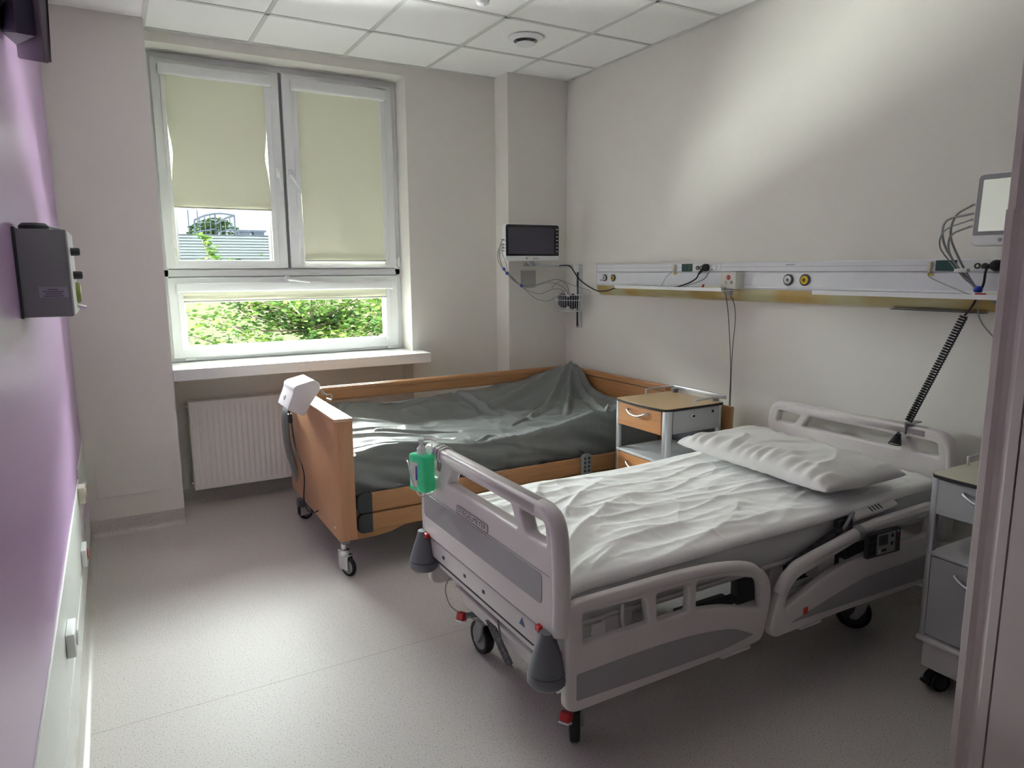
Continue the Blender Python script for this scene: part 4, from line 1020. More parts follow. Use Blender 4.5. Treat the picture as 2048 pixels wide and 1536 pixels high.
# sanitiser bottle in a wire holder on the far corner of the footboard
bt = thing('sanitiser_bottle', 'green hand sanitiser pump bottle hanging at the corner of the grey footboard', 'bottle', (0.985, 2.437, 0.735))
TB = Matrix.Translation((0.985, 2.440, 0.735)) @ Matrix.Rotation(0.35, 4, 'Z')
b = NB(); box(b, -0.030, 0.030, -0.046, 0.046, 0, 0.148, 0.012, 4, mtx=TB); obj('bottle_body', b, M['bottle'], bt, smooth=40)
b = NB(); lathe(b, [(0, 0.150), (0.020, 0.146), (0.018, 0.152), (0.018, 0.168), (0.011, 0.176), (0.007, 0.182), (0.006, 0.198), (0, 0.198)], (0, 0, 0), n=20)
for v in b.verts: v.co = TB @ v.co
bc_ = obj('pump_collar', b, M['white'], bt, smooth=40)
b = NB(); lathe(b, [(0, 0.197), (0.013, 0.197), (0.014, 0.206), (0.006, 0.212), (0, 0.212)], (0, 0, 0), n=16)
tube(b, [(0, 0, 0.204), (0.02, -0.03, 0.206), (0.028, -0.052, 0.200)], [0.006, 0.005, 0.004], 8)
for v in b.verts: v.co = TB @ v.co
obj('pump_spout', b, M['white'], bt, smooth=40)
b = NB(); box(b, -0.0312, -0.0298, -0.008, 0.034, 0.022, 0.118, 0.0004, 1, mtx=TB); lb = obj('bottle_label', b, M['panelwhite'], bt)
b = NB(); box(b, -0.0318, -0.0308, 0.012 - 0.018, 0.020 - 0.018, 0.050, 0.105, 0.0002, 1, mtx=TB); obj('label_stripe', b, M['blue'], lb)
wh = thing('wire_holder', 'bent chrome wire holder carrying the green bottle on the footboard rail', 'holder', (1.0, 2.42, 0.74))
b = NB(); tube(b, cr_path([(0.953, 2.512, 0.842), (0.945, 2.48, 0.838), (0.942, 2.44, 0.79), (0.948, 2.405, 0.745), (0.965, 2.39, 0.728), (1.01, 2.405, 0.729), (1.02, 2.44, 0.730)], 6), 0.0028, 8); obj('cradle_wire', b, M['chrome'], wh, smooth=True)
b = NB(); tube(b, [(1.02, 2.44, 0.730), (1.024, 2.44, 0.80), (1.024, 2.43, 0.915)], 0.0028, 8); obj('back_wire', b, M['chrome'], wh, smooth=True)
for k in range(3):
    yy = 2.425 - 0.028 * k
    b = NB(); tube(b, [V((1.055 + 0.032 * math.cos(a), yy, 0.880 + 0.032 * math.sin(a))) for a in [PI * (1.25 - 1.5 * i / 16) for i in range(17)]], 0.0045, 8); obj('clamp_ring', b, M['chrome'], wh, smooth=True)

# ------------------------------------------------------------------ bedside cabinets on castors
def cabinet(x0, y0, label, wood_fronts, leaf):
    """front faces -X; x0 = front, y0 = near side"""
    D, W, ZT = 0.42, 0.425, 0.842
    x1, y1 = x0 + D, y0 + W
    cab = thing('bedside_cabinet', label, 'bedside cabinet', (x0 + D / 2, y0 + W / 2, 0))
    fr = M['woody'] if wood_fronts else M['cabgrey']
    # top: black edged laminate with bowed front
    top = [(x0 - 0.010, y0 + 0.012), (x0 - 0.018, y0 + 0.09), (x0 - 0.022, y0 + W / 2), (x0 - 0.018, y1 - 0.09), (x0 - 0.010, y1 - 0.012), (x0 + 0.01, y1 + 0.004), (x1, y1 + 0.004), (x1, y0 - 0.004), (x0 + 0.02, y0 - 0.004)]
    b = plate([rpoly(top, 0.02, 4)], 0.012, 0.001, lambda u, v, w: (u, v, ZT - 0.006 + w)); t_ = obj('top', b, M['black'], cab)
    b = plate([rpoly([(x + (0.002 if x < x0 + 0.2 else -0.002), y + (0.002 if y < y0 + 0.2 else -0.002)) for x, y in top], 0.02, 4)], 0.002, 0.0004, lambda u, v, w: (u, v, ZT + 0.0008 + w)); obj('top_laminate', b, M['woodtop'] if wood_fronts else M['cabtop'], t_)
    # aluminium corner posts
    for px, py in ((x0 + 0.014, y0 + 0.024), (x0 + 0.014, y1 - 0.012), (x1 - 0.02, y0 + 0.018), (x1 - 0.02, y1 - 0.012)):
        front_near = px < x0 + 0.1 and py < y0 + 0.1
        b = plate([rpoly([(px - 0.014, py - 0.024 if front_near else py - 0.012), (px + (0.034 if front_near else 0.014), py - 0.024 if front_near else py - 0.012), (px + (0.034 if front_near else 0.014), py - 0.004 if front_near else py + 0.012), (px + 0.006, py + 0.012), (px - 0.014, py + 0.012)], 0.009, 4)], 0.63, 0.001, lambda u, v, w: (u, v, 0.2 + 0.315 + w))
        obj('corner_post', b, M['alu'], cab, smooth=35)
    def front(za, zb, nm, hz):
        b = NB(); box(b, x0 - 0.002, x0 + 0.016, y0 + 0.038, y1 - 0.026, za, zb, 0.0015, 1); d = obj(nm, b, fr, cab)
        yc = (y0 + y1) / 2 + 0.012
        b = NB(); pts = cr_path([(x0, yc - 0.085, hz + 0.012), (x0 - 0.018, yc - 0.080, hz + 0.013), (x0 - 0.028, yc - 0.045, hz - 0.003), (x0 - 0.030, yc, hz - 0.010), (x0 - 0.028, yc + 0.045, hz - 0.003), (x0 - 0.018, yc + 0.080, hz + 0.013), (x0, yc + 0.085, hz + 0.012)], 5)
        tube(b, pts, 0.0058, 10); obj('handle', b, M['alu'], d, smooth=True)
        return d
    d = front(ZT - 0.145, ZT - 0.016, 'drawer', ZT - 0.058)
    b = NB(); box(b, x0 + 0.017, x1 - 0.03, y0 + 0.012, y1 - 0.016, ZT - 0.140, ZT - 0.020, 0.002); obj('drawer_box', b, M['cabgrey'], cab)
    b = NB(); box(b, x0 + 0.05, x1 - 0.035, y0 - 0.001, y0 + 0.011, ZT - 0.138, ZT - 0.014, 0.001, 1); sp = obj('side_panel', b, M['cabgrey'], cab)
    b = NB(); lathe(b, [(0, 0.006), (0.013, 0.006), (0.016, 0.002), (0.016, 0)], (x0 + 0.19, y0 - 0.001, ZT - 0.052), (0, -1, 0), 20); lk = obj('lock', b, M['chrome'], sp, smooth=40)
    b = NB(); lathe(b, [(0, 0.0085), (0.007, 0.008), (0.008, 0.006), (0, 0.006)], (x0 + 0.19, y0 - 0.001, ZT - 0.052), (0, -1, 0), 14); obj('lock_core', b, M['black'], lk, smooth=40)
    b = NB(); lathe(b, [(0, 0.004), (0.007, 0.004), (0.008, 0)], (x0 + 0.335, y0 - 0.001, ZT - 0.040), (0, -1, 0), 12); obj('cover_cap', b, M['black'], sp, smooth=40)
    # open shelf
    zs = ZT - 0.288
    b = NB(); box(b, x0 - 0.004, x1 - 0.02, y0 + 0.016, y1 - 0.016, zs - 0.016, zs, 0.003); obj('shelf', b, M['cabgrey'], cab, smooth=35)
    b = NB(); box(b, x1 - 0.018, x1 - 0.010, y0 + 0.03, y1 - 0.02, zs - 0.016, ZT - 0.15, 0.001, 1) ; obj('back_panel', b, M['charcoal'], cab)
    # door and body below
    front(0.232, zs - 0.020, 'door', zs - 0.075)
    b = NB(); box(b, x0 + 0.017, x1 - 0.02, y0 + 0.010, y1 - 0.012, 0.222, zs - 0.017, 0.002); obj('body', b, M['cabgrey'], cab)
    b = NB(); box(b, x0 - 0.012, x1, y0 - 0.002, y1 + 0.002, 0.200, 0.222, 0.008, 3); obj('base_board', b, M['steel'], cab, smooth=35)
    b = NB(); box(b, x0 + 0.012, x1 - 0.02, y0 + 0.012, y1 - 0.012, 0.092, 0.196, 0.012, 3); obj('plinth', b, M['steel'], cab, smooth=35)
    # gallery rail
    zr = ZT + 0.032
    b = NB(); tube(b, cr_path([(x0 + 0.215, y0 + 0.012, ZT), (x0 + 0.215, y0 + 0.010, zr - 0.006), (x0 + 0.235, y0 + 0.008, zr), (x1 - 0.01, y0 + 0.006, zr), (x1 + 0.012, y0 + 0.006, zr)], 5), 0.0055, 8); obj('gallery_rail', b, M['alu'], cab, smooth=True)
    b = NB(); tube(b, cr_path([(x0 + 0.215, y1 - 0.012, ZT), (x0 + 0.215, y1 - 0.010, zr - 0.006), (x0 + 0.235, y1 - 0.008, zr), (x1 - 0.01, y1 - 0.006, zr), (x1 + 0.012, y1 - 0.006, zr)], 5), 0.0055, 8); obj('gallery_rail', b, M['alu'], cab, smooth=True)
    b = NB(); box(b, x1 + 0.004, x1 + 0.020, y0 - 0.002, y1 + 0.002, zr - 0.016, zr + 0.008, 0.004); obj('rear_rail', b, M['alu'], cab, smooth=35)
    for py in (y0 + 0.05, y1 - 0.05):
        b = NB(); box(b, x1 - 0.03, x1 + 0.006, py - 0.008, py + 0.008, ZT, ZT + 0.024, 0.003); obj('rail_stub', b, M['greymetal'], cab)
    if leaf:
        b = NB(); box(b, x1 + 0.055, x1 + 0.072, y0 - 0.01, y1 - 0.01, 0.44, 0.812, 0.006); lf = obj('folding_leaf', b, M['woodx'], cab)
        b = NB(); box(b, x1, x1 + 0.056, y0 + 0.10, y0 + 0.16, 0.60, 0.70, 0.004); obj('leaf_hinge', b, M['greymetal'], lf)
    def twin(x, y, yaw):
        T = Matrix.Translation((x, y, 0)) @ Matrix.Rotation(yaw, 4, 'Z'); rw = 0.038
        b = NB(); lathe(b, [(0, 0.094), (0.014, 0.094), (0.014, 0.070), (0, 0.070)], (0, 0, 0), n=14)
        # hooded body over the pair of wheels
        pr_ = [(0.030 * math.cos(a) * 1.35 + 0.02, 0.038 + 0.030 * math.sin(a) * 1.35) for a in [PI * k / 10 for k in range(-1, 12)]]
        h = plate([pr_], 0.018, 0.001, lambda u, v, w: (u, w, v)); join(b, h)
        box(b, -0.042, -0.014, -0.014, 0.014, 0.034, 0.044, 0.004)
        for v in b.verts: v.co = T @ v.co
        f = obj('caster', b, M['black'], cab, smooth=35)
        for sg in (-1, 1):
            b = NB(); lathe(b, [(0, 0), (rw - 0.002, 0), (rw, 0.003), (rw, 0.012), (rw - 0.003, 0.016), (0, 0.016)], (0.02, sg * 0.010, rw), (0, sg, 0), 28)
            for v in b.verts: v.co = T @ v.co
            wv = obj('wheel', b, M['black'], f, smooth=40)
            b = NB(); lathe(b, [(0, 0.0175), (rw * 0.6, 0.0172), (rw * 0.64, 0.016), (0, 0.0155)], (0.02, sg * 0.010, rw), (0, sg, 0), 24)
            for v in b.verts: v.co = T @ v.co
            obj('hub', b, M['charcoal'], wv, smooth=40)
    twin(x0 + 0.045, y0 + 0.045, 0.25); twin(x0 + 0.045, y1 - 0.045, -0.4); twin(x1 - 0.06, y0 + 0.05, 0.9); twin(x1 - 0.06, y1 - 0.05, 2.2)
    return cab
cabinet(2.49, 2.735, 'bedside cabinet with beech drawer fronts standing between the two beds', True, True)
cabinet(2.525, 0.945, 'all-grey bedside cabinet at the right edge, partly hidden by the door frame', False, False)

# ------------------------------------------------------------------ wall supply unit (bed head trunking)
BU = thing('supply_unit', 'long white medical supply trunking with a yellowed light strip on the right wall', 'wall trunking', (3.14, 2.8, 1.39))
UY0, UY1 = 1.02, 4.185
def prof(pr, y0, y1, m, nm, par=BU, sm=35):
    b = NB(); a = [b.verts.new((x, y0, z)) for x, z in pr]; c = [b.verts.new((x, y1, z)) for x, z in pr]
    for i in range(len(pr)): b.faces.new([a[i], a[(i + 1) % len(pr)], c[(i + 1) % len(pr)], c[i]])
    b.faces.new(a[::-1]); b.faces.new(c); return obj(nm, b, m, par, smooth=sm)
prof([(3.178, 1.558), (3.104, 1.558), (3.100, 1.562), (3.100, 1.606), (3.106, 1.611), (3.178, 1.611)], UY0, UY1, M['duct'], 'socket_channel')
prof([(3.178, 1.556), (3.106, 1.556), (3.100, 1.550), (3.100, 1.478), (3.106, 1.472), (3.178, 1.472)], UY0, UY1, M['duct'], 'gas_channel')
prof([(3.178, 1.4795), (3.098, 1.4795), (3.092, 1.470), (3.100, 1.461), (3.178, 1.461)], UY0, UY1 - 0.002, M['duct'], 'lower_lip')
prof([(3.178, 1.461), (3.104, 1.4605), (3.108, 1.436), (3.128, 1.406), (3.152, 1.392), (3.178, 1.390)], UY0, UY1 - 0.003, M['diffuser'], 'light_diffuser')
b = plate([rpoly([(3.177, 1.388), (3.150, 1.389), (3.122, 1.404), (3.096, 1.440), (3.096, 1.612), (3.177, 1.613)], 0.006, 3)], 0.004, 0.0005, lambda u, v, w: (u, UY1 + 0.002 + w, v)); obj('end_cap', b, M['duct'], BU)
b = NB(); box(b, 3.099, 3.101, UY0, UY1, 1.584, 1.5855); obj('channel_groove', b, M['inset'], BU)
b = NB(); box(b, 3.12, 3.16, 1.55, 1.95, 1.386, 1.389); obj('cable_slot', b, M['ink'], BU)
def gas(y, m, big=1.0):
    z = 1.516
    b = NB(); lathe(b, [(0.017 * big, 0.0), (0.0235 * big, 0.002), (0.024 * big, 0.010), (0.019 * big, 0.012), (0.018 * big, 0.006), (0.017 * big, 0.0)], (3.101, y, z), (-1, 0, 0), 24); g = obj('gas_outlet', b, M['charcoal'], BU, smooth=40)
    b = NB(); lathe(b, [(0.008, 0.004), (0.018 * big, 0.005), (0.0175 * big, 0.014), (0.012, 0.017), (0.009, 0.015), (0.008, 0.004)], (3.101, y, z), (-1, 0, 0), 24); obj('outlet_ring', b, m, g, smooth=40)
    b = NB(); lathe(b, [(0, 0.012), (0.007, 0.012), (0.0085, 0.006), (0, 0.005)], (3.101, y, z), (-1, 0, 0), 16); obj('outlet_core', b, M['ink'], g, smooth=40)
gas(4.085, M['panelwhite']); gas(3.988, M['yellow']); gas(2.502, M['panelwhite'], 1.25); gas(2.400, M['yellow'], 1.25)
b = NB(); box(b, 3.0985, 3.1005, 4.108, 4.150, 1.492, 1.505, 0.0003, 1); obj('outlet_label', b, M['tagpaper'], BU)
def green(y0, y1):
    g = None
    b = NB(); box(b, 3.096, 3.101, y0, y1, 1.561, 1.606, 0.001, 1); g = obj('green_socket', b, M['green'], BU)
    for k in (0.27, 0.73):
        yc = y0 + (y1 - y0) * k
        b = NB(); lathe(b, [(0.017, 0), (0.019, 0), (0.019, 0.0015), (0.017, 0.0015), (0.017, 0)], (3.0965, yc, 1.584), (-1, 0, 0), 20); obj('socket_ring', b, M['charcoal'], g, smooth=40)
green(3.213, 3.303); green(1.662, 1.748)
def coax(y):
    b = NB(); lathe(b, [(0, 0.006), (0.003, 0.006), (0.0035, 0.002), (0.007, 0.002), (0.008, 0.009), (0.011, 0.009), (0.0125, 0)], (3.1005, y, 1.581), (-1, 0, 0), 18); obj('equipotential_pin', b, M['black'], BU, smooth=40)
    b = NB(); lathe(b, [(0, 0.0075), (0.006, 0.007), (0.0065, 0.003), (0, 0.002)], (3.1005, y, 1.581), (-1, 0, 0), 12); obj('pin_core', b, M['cream'], BU, smooth=40)
coax(3.166); coax(3.135); coax(1.578); coax(1.550)
b = NB(); box(b, 3.098, 3.1005, 1.40, 1.66, 1.562, 1.606, 0.001, 1); obj('socket_plate', b, M['panelwhite'], BU)
b = NB(); box(b, 3.098, 3.1005, 2.98, 3.205, 1.562, 1.606, 0.001, 1); obj('socket_plate', b, M['panelwhite'], BU)
b = NB(); lathe(b, [(0.006, 0), (0.019, 0), (0.020, 0.003), (0.017, 0.004), (0.010, 0.001), (0.006, 0.001)], (3.098, 3.030, 1.584), (-1, 0, 0), 20); obj('white_socket', b, M['duct'], BU, smooth=40)
for y in (2.50,):
    b = NB(); box(b, 3.0985, 3.1005, y - 0.028, y + 0.028, 1.5915, 1.5975, 0.0003, 1); obj('printed_label', b, M['tagpaper'], BU)
for y in (3.362, 1.768):
    b = NB(); box(b, 3.078, 3.101, y - 0.010, y + 0.010, 1.568, 1.600, 0.004); c1 = obj('call_connector', b, M['cream'], BU, smooth=35)
    b = NB(); box(b, 3.082, 3.100, y - 0.006, y + 0.006, 1.553, 1.568, 0.002); obj('connector_plug', b, M['cream'], c1)
    b = NB(); box(b, 3.096, 3.1002, y - 0.013, y + 0.013, 1.540, 1.550, 0.0005, 1); obj('yellow_tag', b, M['yellow'], c1)
# shelves clipped below the trunking
def shelf(y0, y1, label):
    t = thing('wall_shelf', label, 'shelf', (3.03, (y0 + y1) / 2, 1.453))
    b = NB(); box(b, 2.952, 3.090, y0, y1, 1.453, 1.4565, 0.001, 1); obj('shelf_board', b, M['duct'], t)
    b = NB(); box(b, 2.950, 2.9535, y0, y1, 1.450, 1.4700, 0.001, 1); obj('front_lip', b, M['white'], t)
    return t
shelf(2.828, 3.785, 'thin white shelf on the trunking above the wooden bed and beech-fronted cabinet')
shelf(1.36, 2.245, 'thin white shelf on the trunking above the grey hospital bed')
# nurse call unit
nc = thing('nurse_call_unit', 'white nurse call box with a red button mounted on the wall trunking', 'call unit', (3.07, 2.855, 1.462))
b = NB(); box(b, 3.030, 3.099, 2.800, 2.915, 1.464, 1.556, 0.004); obj('housing', b, mat('call_unit_ivory', C8(222, 222, 212), 0.4, var=0.01), nc, smooth=35)
b = NB(); lathe(b, [(0, 0.005), (0.010, 0.005), (0.013, 0.003), (0.013, 0)], (3.0295, 2.853, 1.527), (-1, 0, 0), 22); obj('call_button', b, M['red'], nc, smooth=40)
b = NB(); lathe(b, [(0, 0.0065), (0.004, 0.006), (0.005, 0.0045)], (3.0295, 2.853, 1.527), (-1, 0, 0), 12); obj('button_symbol', b, M['white'], nc, smooth=40)
b = NB(); lathe(b, [(0, 0.004), (0.007, 0.004), (0.009, 0)], (3.0295, 2.876, 1.500), (-1, 0, 0), 16); obj('yellow_key', b, mat('pale_yellow_key', C8(205, 205, 150), 0.4), nc, smooth=40)
b = NB(); lathe(b, [(0, 0.004), (0.007, 0.004), (0.009, 0)], (3.0295, 2.831, 1.500), (-1, 0, 0), 16); obj('grey_key', b, M['inset'], nc, smooth=40)
b = NB(); box(b, 3.033, 3.060, 2.842, 2.872, 1.425, 1.464, 0.005); obj('cable_plug', b, M['inset'], nc, smooth=35)
# call handset lying on the shelf end
ch = thing('call_handset', 'cream handset with a red button lying on the shelf beside the nurse call box', 'remote control', (3.0, 2.93, 1.457))
T = Matrix.Translation((2.99, 2.935, 1.4715)) @ Matrix.Rotation(0.06, 4, 'X')
b = NB(); box(b, -0.014, 0.014, -0.075, 0.085, -0.0095, 0.0095, 0.007, 3, mtx=T); obj('housing', b, M['cream'], ch, smooth=35)
b = NB(); lathe(b, [(0, 0.004), (0.008, 0.003), (0.010, -0.001)], (0, 0, 0), (-1, 0, 0.6), 16)
for v in b.verts: v.co = T @ (v.co + V((-0.013, 0.060, 0.004)))
obj('call_button', b, M['red'], ch, smooth=40)
b = NB(); box(b, -0.015, 0.006, -0.105, -0.070, -0.012, 0.008, 0.006, mtx=T); obj('cord_grip', b, M['inset'], ch, smooth=35)
ch2 = thing('call_handset', 'cream handset with a red button lying on the shelf by the right-hand monitor', 'remote control', (3.0, 1.50, 1.457))
b = NB(); box(b, 2.975, 3.005, 1.40, 1.53, 1.4575, 1.477, 0.007, 3); obj('housing', b, M['cream'], ch2, smooth=35)
b = NB(); box(b, 2.972, 2.978, 1.475, 1.515, 1.464, 1.475, 0.002); obj('call_button', b, M['red'], ch2)
# cords
def cord(name, label, pts, r, m, cat='cable', n=8, extra=None):
    b = NB(); tube(b, cr_path(pts, 8), r, n)
    o = obj(name, b, m, None, smooth=True, base=True); tag(o, label, cat); return o
cord('thin_cable', 'thin grey hanging cord from the cream handset, left one of the crossing pair', [(2.99, 2.84, 1.468), (3.05, 2.90, 1.45), (3.11, 2.938, 1.40), (3.12, 2.921, 1.26), (3.125, 2.897, 0.99), (3.13, 2.90, 0.80), (3.13, 2.90, 0.66)], 0.0022, M['ink'])
cord('thin_cable', 'thin grey hanging cord from the nurse call box, right one of the crossing pair', [(3.047, 2.857, 1.43), (3.09, 2.866, 1.39), (3.12, 2.874, 1.30), (3.122, 2.886, 1.12), (3.125, 2.891, 0.99), (3.13, 2.892, 0.80), (3.13, 2.892, 0.66)], 0.0022, M['ink'])
b = NB(); cyl(b, (3.13, 2.896, 0.55), (3.13, 2.896, 0.68), 0.008, n=12); tag(obj('cord_sleeve', b, M['cream'], None, smooth=40, base=True), 'short cream sleeve hanging at the end of the two grey cords', 'cord sleeve')
cord('thin_cable', 'short grey cord from the connector above the left shelf', [(3.085, 3.37, 1.556), (3.07, 3.40, 1.535), (3.07, 3.432, 1.50), (3.06, 3.445, 1.462), (3.04, 3.38, 1.4595)], 0.0018, M['inset'])
cord('thin_cable', 'thin grey cord from the cream connector above the hospital bed to the shelf', [(3.085, 1.768, 1.555), (3.08, 1.76, 1.535), (3.06, 1.70, 1.512), (3.03, 1.60, 1.480), (3.02, 1.54, 1.4595)], 0.0018, M['cablegrey'])
# black power plug and its lead on the first trunking section
pp = thing('power_lead', 'black power plug and lead running from the trunking along the left shelf to the monitor', 'cable', (3.05, 3.6, 1.43))
b = NB(); lathe(b, [(0, 0.034), (0.010, 0.034), (0.019, 0.028), (0.022, 0.018), (0.022, 0.0), (0, 0.0)], (3.099, 3.090, 1.583), (-1, 0, 0), 20); tube(b, [(3.072, 3.10, 1.572), (3.060, 3.118, 1.545)], [0.011, 0.006], 10); obj('plug', b, M['black'], pp, smooth=40)
b = NB(); tube(b, cr_path([(3.060, 3.118, 1.545), (3.052, 3.135, 1.515), (3.03, 3.20, 1.482), (3.01, 3.30, 1.462), (3.0, 3.50, 1.4612), (2.99, 3.72, 1.4612), (2.995, 3.80, 1.458), (3.02, 3.88, 1.445), (3.05, 4.02, 1.424), (3.05, 4.139, 1.429), (3.05, 4.328, 1.499), (3.05, 4.45, 1.595), (3.03, 4.50, 1.608), (2.98, 4.50, 1.606)], 8), 0.0045, 8); obj('lead', b, M['black'], pp, smooth=True)
cord('data_lead', 'grey lead curving from the trunking socket next to the black plug onto the shelf', [(3.09, 3.035, 1.575), (3.075, 3.05, 1.555), (3.06, 3.075, 1.515), (3.04, 3.16, 1.484), (3.02, 3.24, 1.463), (3.0, 3.40, 1.4605)], 0.0028, M['cablegrey'])

# ------------------------------------------------------------------ patient monitors
def monitor(T, label, W, Hh, lit, idx):
    """local frame: screen faces -Y, X to the right, origin at centre of the bottom"""
    t = thing('patient_monitor', label, 'monitor', T.translation)
    f = lambda u, v, w: T @ V((u, w, v))
    b = plate([rpoly([(-W / 2, 0), (W / 2, 0), (W / 2, Hh), (-W / 2, Hh)], 0.022, 5)], 0.05, 0.008, lambda u, v, w: f(u, v, w + 0.030)); obj('housing', b, M['white'], t, smooth=35)
    b = plate([rpoly([(-W / 2 + 0.006, 0.038), (W / 2 - 0.006, 0.038), (W / 2 - 0.006, Hh - 0.005), (-W / 2 + 0.006, Hh - 0.005)], [0.004, 0.004, 0.018, 0.018], 5)], 0.004, 0.001, lambda u, v, w: f(u, v, w + 0.004)); bz = obj('bezel', b, M['gloss'] if not lit else M['greymetal'], t, smooth=35)
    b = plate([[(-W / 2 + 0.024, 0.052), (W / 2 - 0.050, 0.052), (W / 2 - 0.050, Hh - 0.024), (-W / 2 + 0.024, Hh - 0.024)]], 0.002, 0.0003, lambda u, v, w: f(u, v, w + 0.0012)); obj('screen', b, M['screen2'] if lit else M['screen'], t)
    for k in range(7):
        b = NB(); box(b, -0.006, 0.006, -0.001, 0.001, -0.004, 0.004)
        for v in b.verts: v.co = T @ (v.co + V((W / 2 - 0.022, 0.0012, Hh - 0.035 - k * 0.027)))
        obj('soft_key', b, M['cream'] if k in (0, 2) else M['inset'], bz)
    b = NB(); lathe(b, [(0, 0.004), (0.006, 0.004), (0.007, 0)], (-0.05, 0.004, 0.020), (0, -1, 0), 14)
    for v in b.verts: v.co = T @ v.co
    obj('power_key', b, M['inset'], t, smooth=40)
    b = NB(); box(b, 0.0, 0.05, 0.002, 0.006, 0.016, 0.021)
    for v in b.verts: v.co = T @ v.co
    obj('front_marking', b, M['inset'], t)
    b = NB(); box(b, -0.045, 0.045, 0.055, 0.075, 0.06, Hh - 0.06, 0.006); box(b, -0.02, 0.02, 0.015, 0.055, -0.022, 0.004, 0.005)
    for v in b.verts: v.co = T @ v.co
    obj('mount_block', b, M['greymetal'], t, smooth=35)
    for k, zz in enumerate((0.155, 0.122, 0.100, 0.075)):
        b = NB(); cyl(b, (-W / 2 + 0.002, 0.03, zz), (-W / 2 - 0.018, 0.03, zz), 0.006, 0.004, 10)
        for v in b.verts: v.co = T @ v.co
        obj('lead_connector', b, M['inset'], t, smooth=40)
    return t
T1 = Matrix.Translation((2.745, 4.50, 1.640)) @ Matrix.Rotation(math.radians(-3), 4, 'Z')
monitor(T1, 'patient monitor with a dark screen on a wall arm, in the corner by the column', 0.455, 0.268, False, 0)
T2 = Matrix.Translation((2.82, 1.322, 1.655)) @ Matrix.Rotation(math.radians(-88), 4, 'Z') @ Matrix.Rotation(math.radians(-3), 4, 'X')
monitor(T2, 'patient monitor with a bright reflection painted into its screen, cut off by the door frame', 0.30, 0.262, True, 1)
# arms and wall rails
ma = thing('swing_mount', 'white wall rail and swing arm holding the dark-screened monitor in the corner', 'monitor arm', (3.10, 4.50, 1.12))
b = NB(); box(b, 3.155, 3.1775, 4.478, 4.545, 1.125, 1.615, 0.003); ra = obj('wall_rail', b, M['alu'], ma)
b = NB(); box(b, 3.150, 3.156, 4.500, 4.512, 1.14, 1.60); obj('rail_slot', b, M['charcoal'], ra)
b = NB(); box(b, 3.150, 3.1555, 4.520, 4.538, 1.127, 1.613, 0.001, 1); obj('rail_strip', b, M['white'], ra)
b = NB(); tube(b, [(3.15, 4.51, 1.598), (2.78, 4.535, 1.612)], 0.010, 12); obj('swing_arm', b, M['alu'], ma, smooth=40)
b = NB(); box(b, 3.110, 3.154, 4.48, 4.54, 1.555, 1.612, 0.006); obj('arm_bracket', b, M['white'], ma, smooth=35)
b = NB(); cyl(b, (2.745, 4.535, 1.600), (2.745, 4.535, 1.640), 0.022, n=18); cyl(b, (2.69, 4.535, 1.612), (2.80, 4.535, 1.612), 0.010, n=12); obj('arm_joint', b, M['greymetal'], ma, smooth=40)
ma2 = thing('swing_mount', 'white bracket behind the bright-screened monitor, above the trunking', 'monitor arm', (3.1, 1.40, 1.66))
b = NB(); box(b, 3.155, 3.1775, 1.36, 1.43, 1.63, 2.0, 0.003); obj('wall_rail', b, M['alu'], ma2)
b = NB(); tube(b, [(3.16, 1.395, 1.80), (2.895, 1.33, 1.79)], 0.012, 12); obj('swing_arm', b, M['alu'], ma2, smooth=40)
# wire basket with cuffs
wb = thing('wire_basket', 'white wire basket hanging on the wall rail under the dark-screened monitor', 'basket', (3.06, 4.50, 1.26))
BX, BY = 3.062, 4.495
def oval(z, sx, sy, n=40): return [V((BX + sx * math.cos(2 * PI * k / n), BY + sy * math.sin(2 * PI * k / n), z)) for k in range(n)]
for z, sx, sy, r in ((1.385, 0.082, 0.150, 0.0024), (1.345, 0.080, 0.147, 0.0018), (1.262, 0.072, 0.135, 0.0020)):
    b = NB(); tube(b, oval(z, sx, sy), r, 6, closed=True); obj('basket_ring', b, M['white'], wb, smooth=True)
b = NB()
for k in range(34):
    a = 2 * PI * k / 34
    tube(b, [(BX + 0.082 * math.cos(a), BY + 0.150 * math.sin(a), 1.385), (BX + 0.072 * math.cos(a), BY + 0.135 * math.sin(a), 1.262)], 0.0013, 5)
for k in range(-6, 7):
    yy = k * 0.02; hx = 0.072 * math.sqrt(max(0, 1 - (yy / 0.135) ** 2))
    tube(b, [(BX - hx, BY + yy, 1.262), (BX + hx, BY + yy, 1.262)], 0.0012, 5)
o = obj('basket_wires', b, M['white'], wb, smooth=True); o['kind'] = 'stuff'
b = NB(); tube(b, [(3.14, 4.51, 1.385), (3.152, 4.51, 1.40), (3.152, 4.51, 1.44)], 0.004, 8); obj('basket_hook', b, M['white'], wb, smooth=True)
def lump(name, c, r, m, label, cat, seed):
    b = NB(); bmesh.ops.create_icosphere(b, subdivisions=4, radius=1.0)
    for v in b.verts:
        n_ = v.co.normalized(); k = 1 + 0.35 * noise.noise(n_ * 2.2 + V((seed, 0, 0))) + 0.12 * noise.noise(n_ * 6 + V((0, seed, 0)))
        v.co = V((c[0] + n_.x * r[0] * k, c[1] + n_.y * r[1] * k, c[2] + n_.z * r[2] * k))
    tag(obj(name, b, m, None, smooth=True, base=True), label, cat)
lump('pressure_cuff', (3.055, 4.43, 1.333), (0.040, 0.052, 0.055), mat('dark_cuff_fabric', C8(44, 46, 52), 0.8, var=0.1), 'rolled black blood pressure cuff stuffed into the wire basket', 'pressure cuff', 1.0)
lump('cable_bundle', (3.055, 4.56, 1.335), (0.038, 0.050, 0.050), M['charcoal'], 'tangled dark grey cable bundle in the wire basket beside the cuff', 'cable bundle', 5.0)
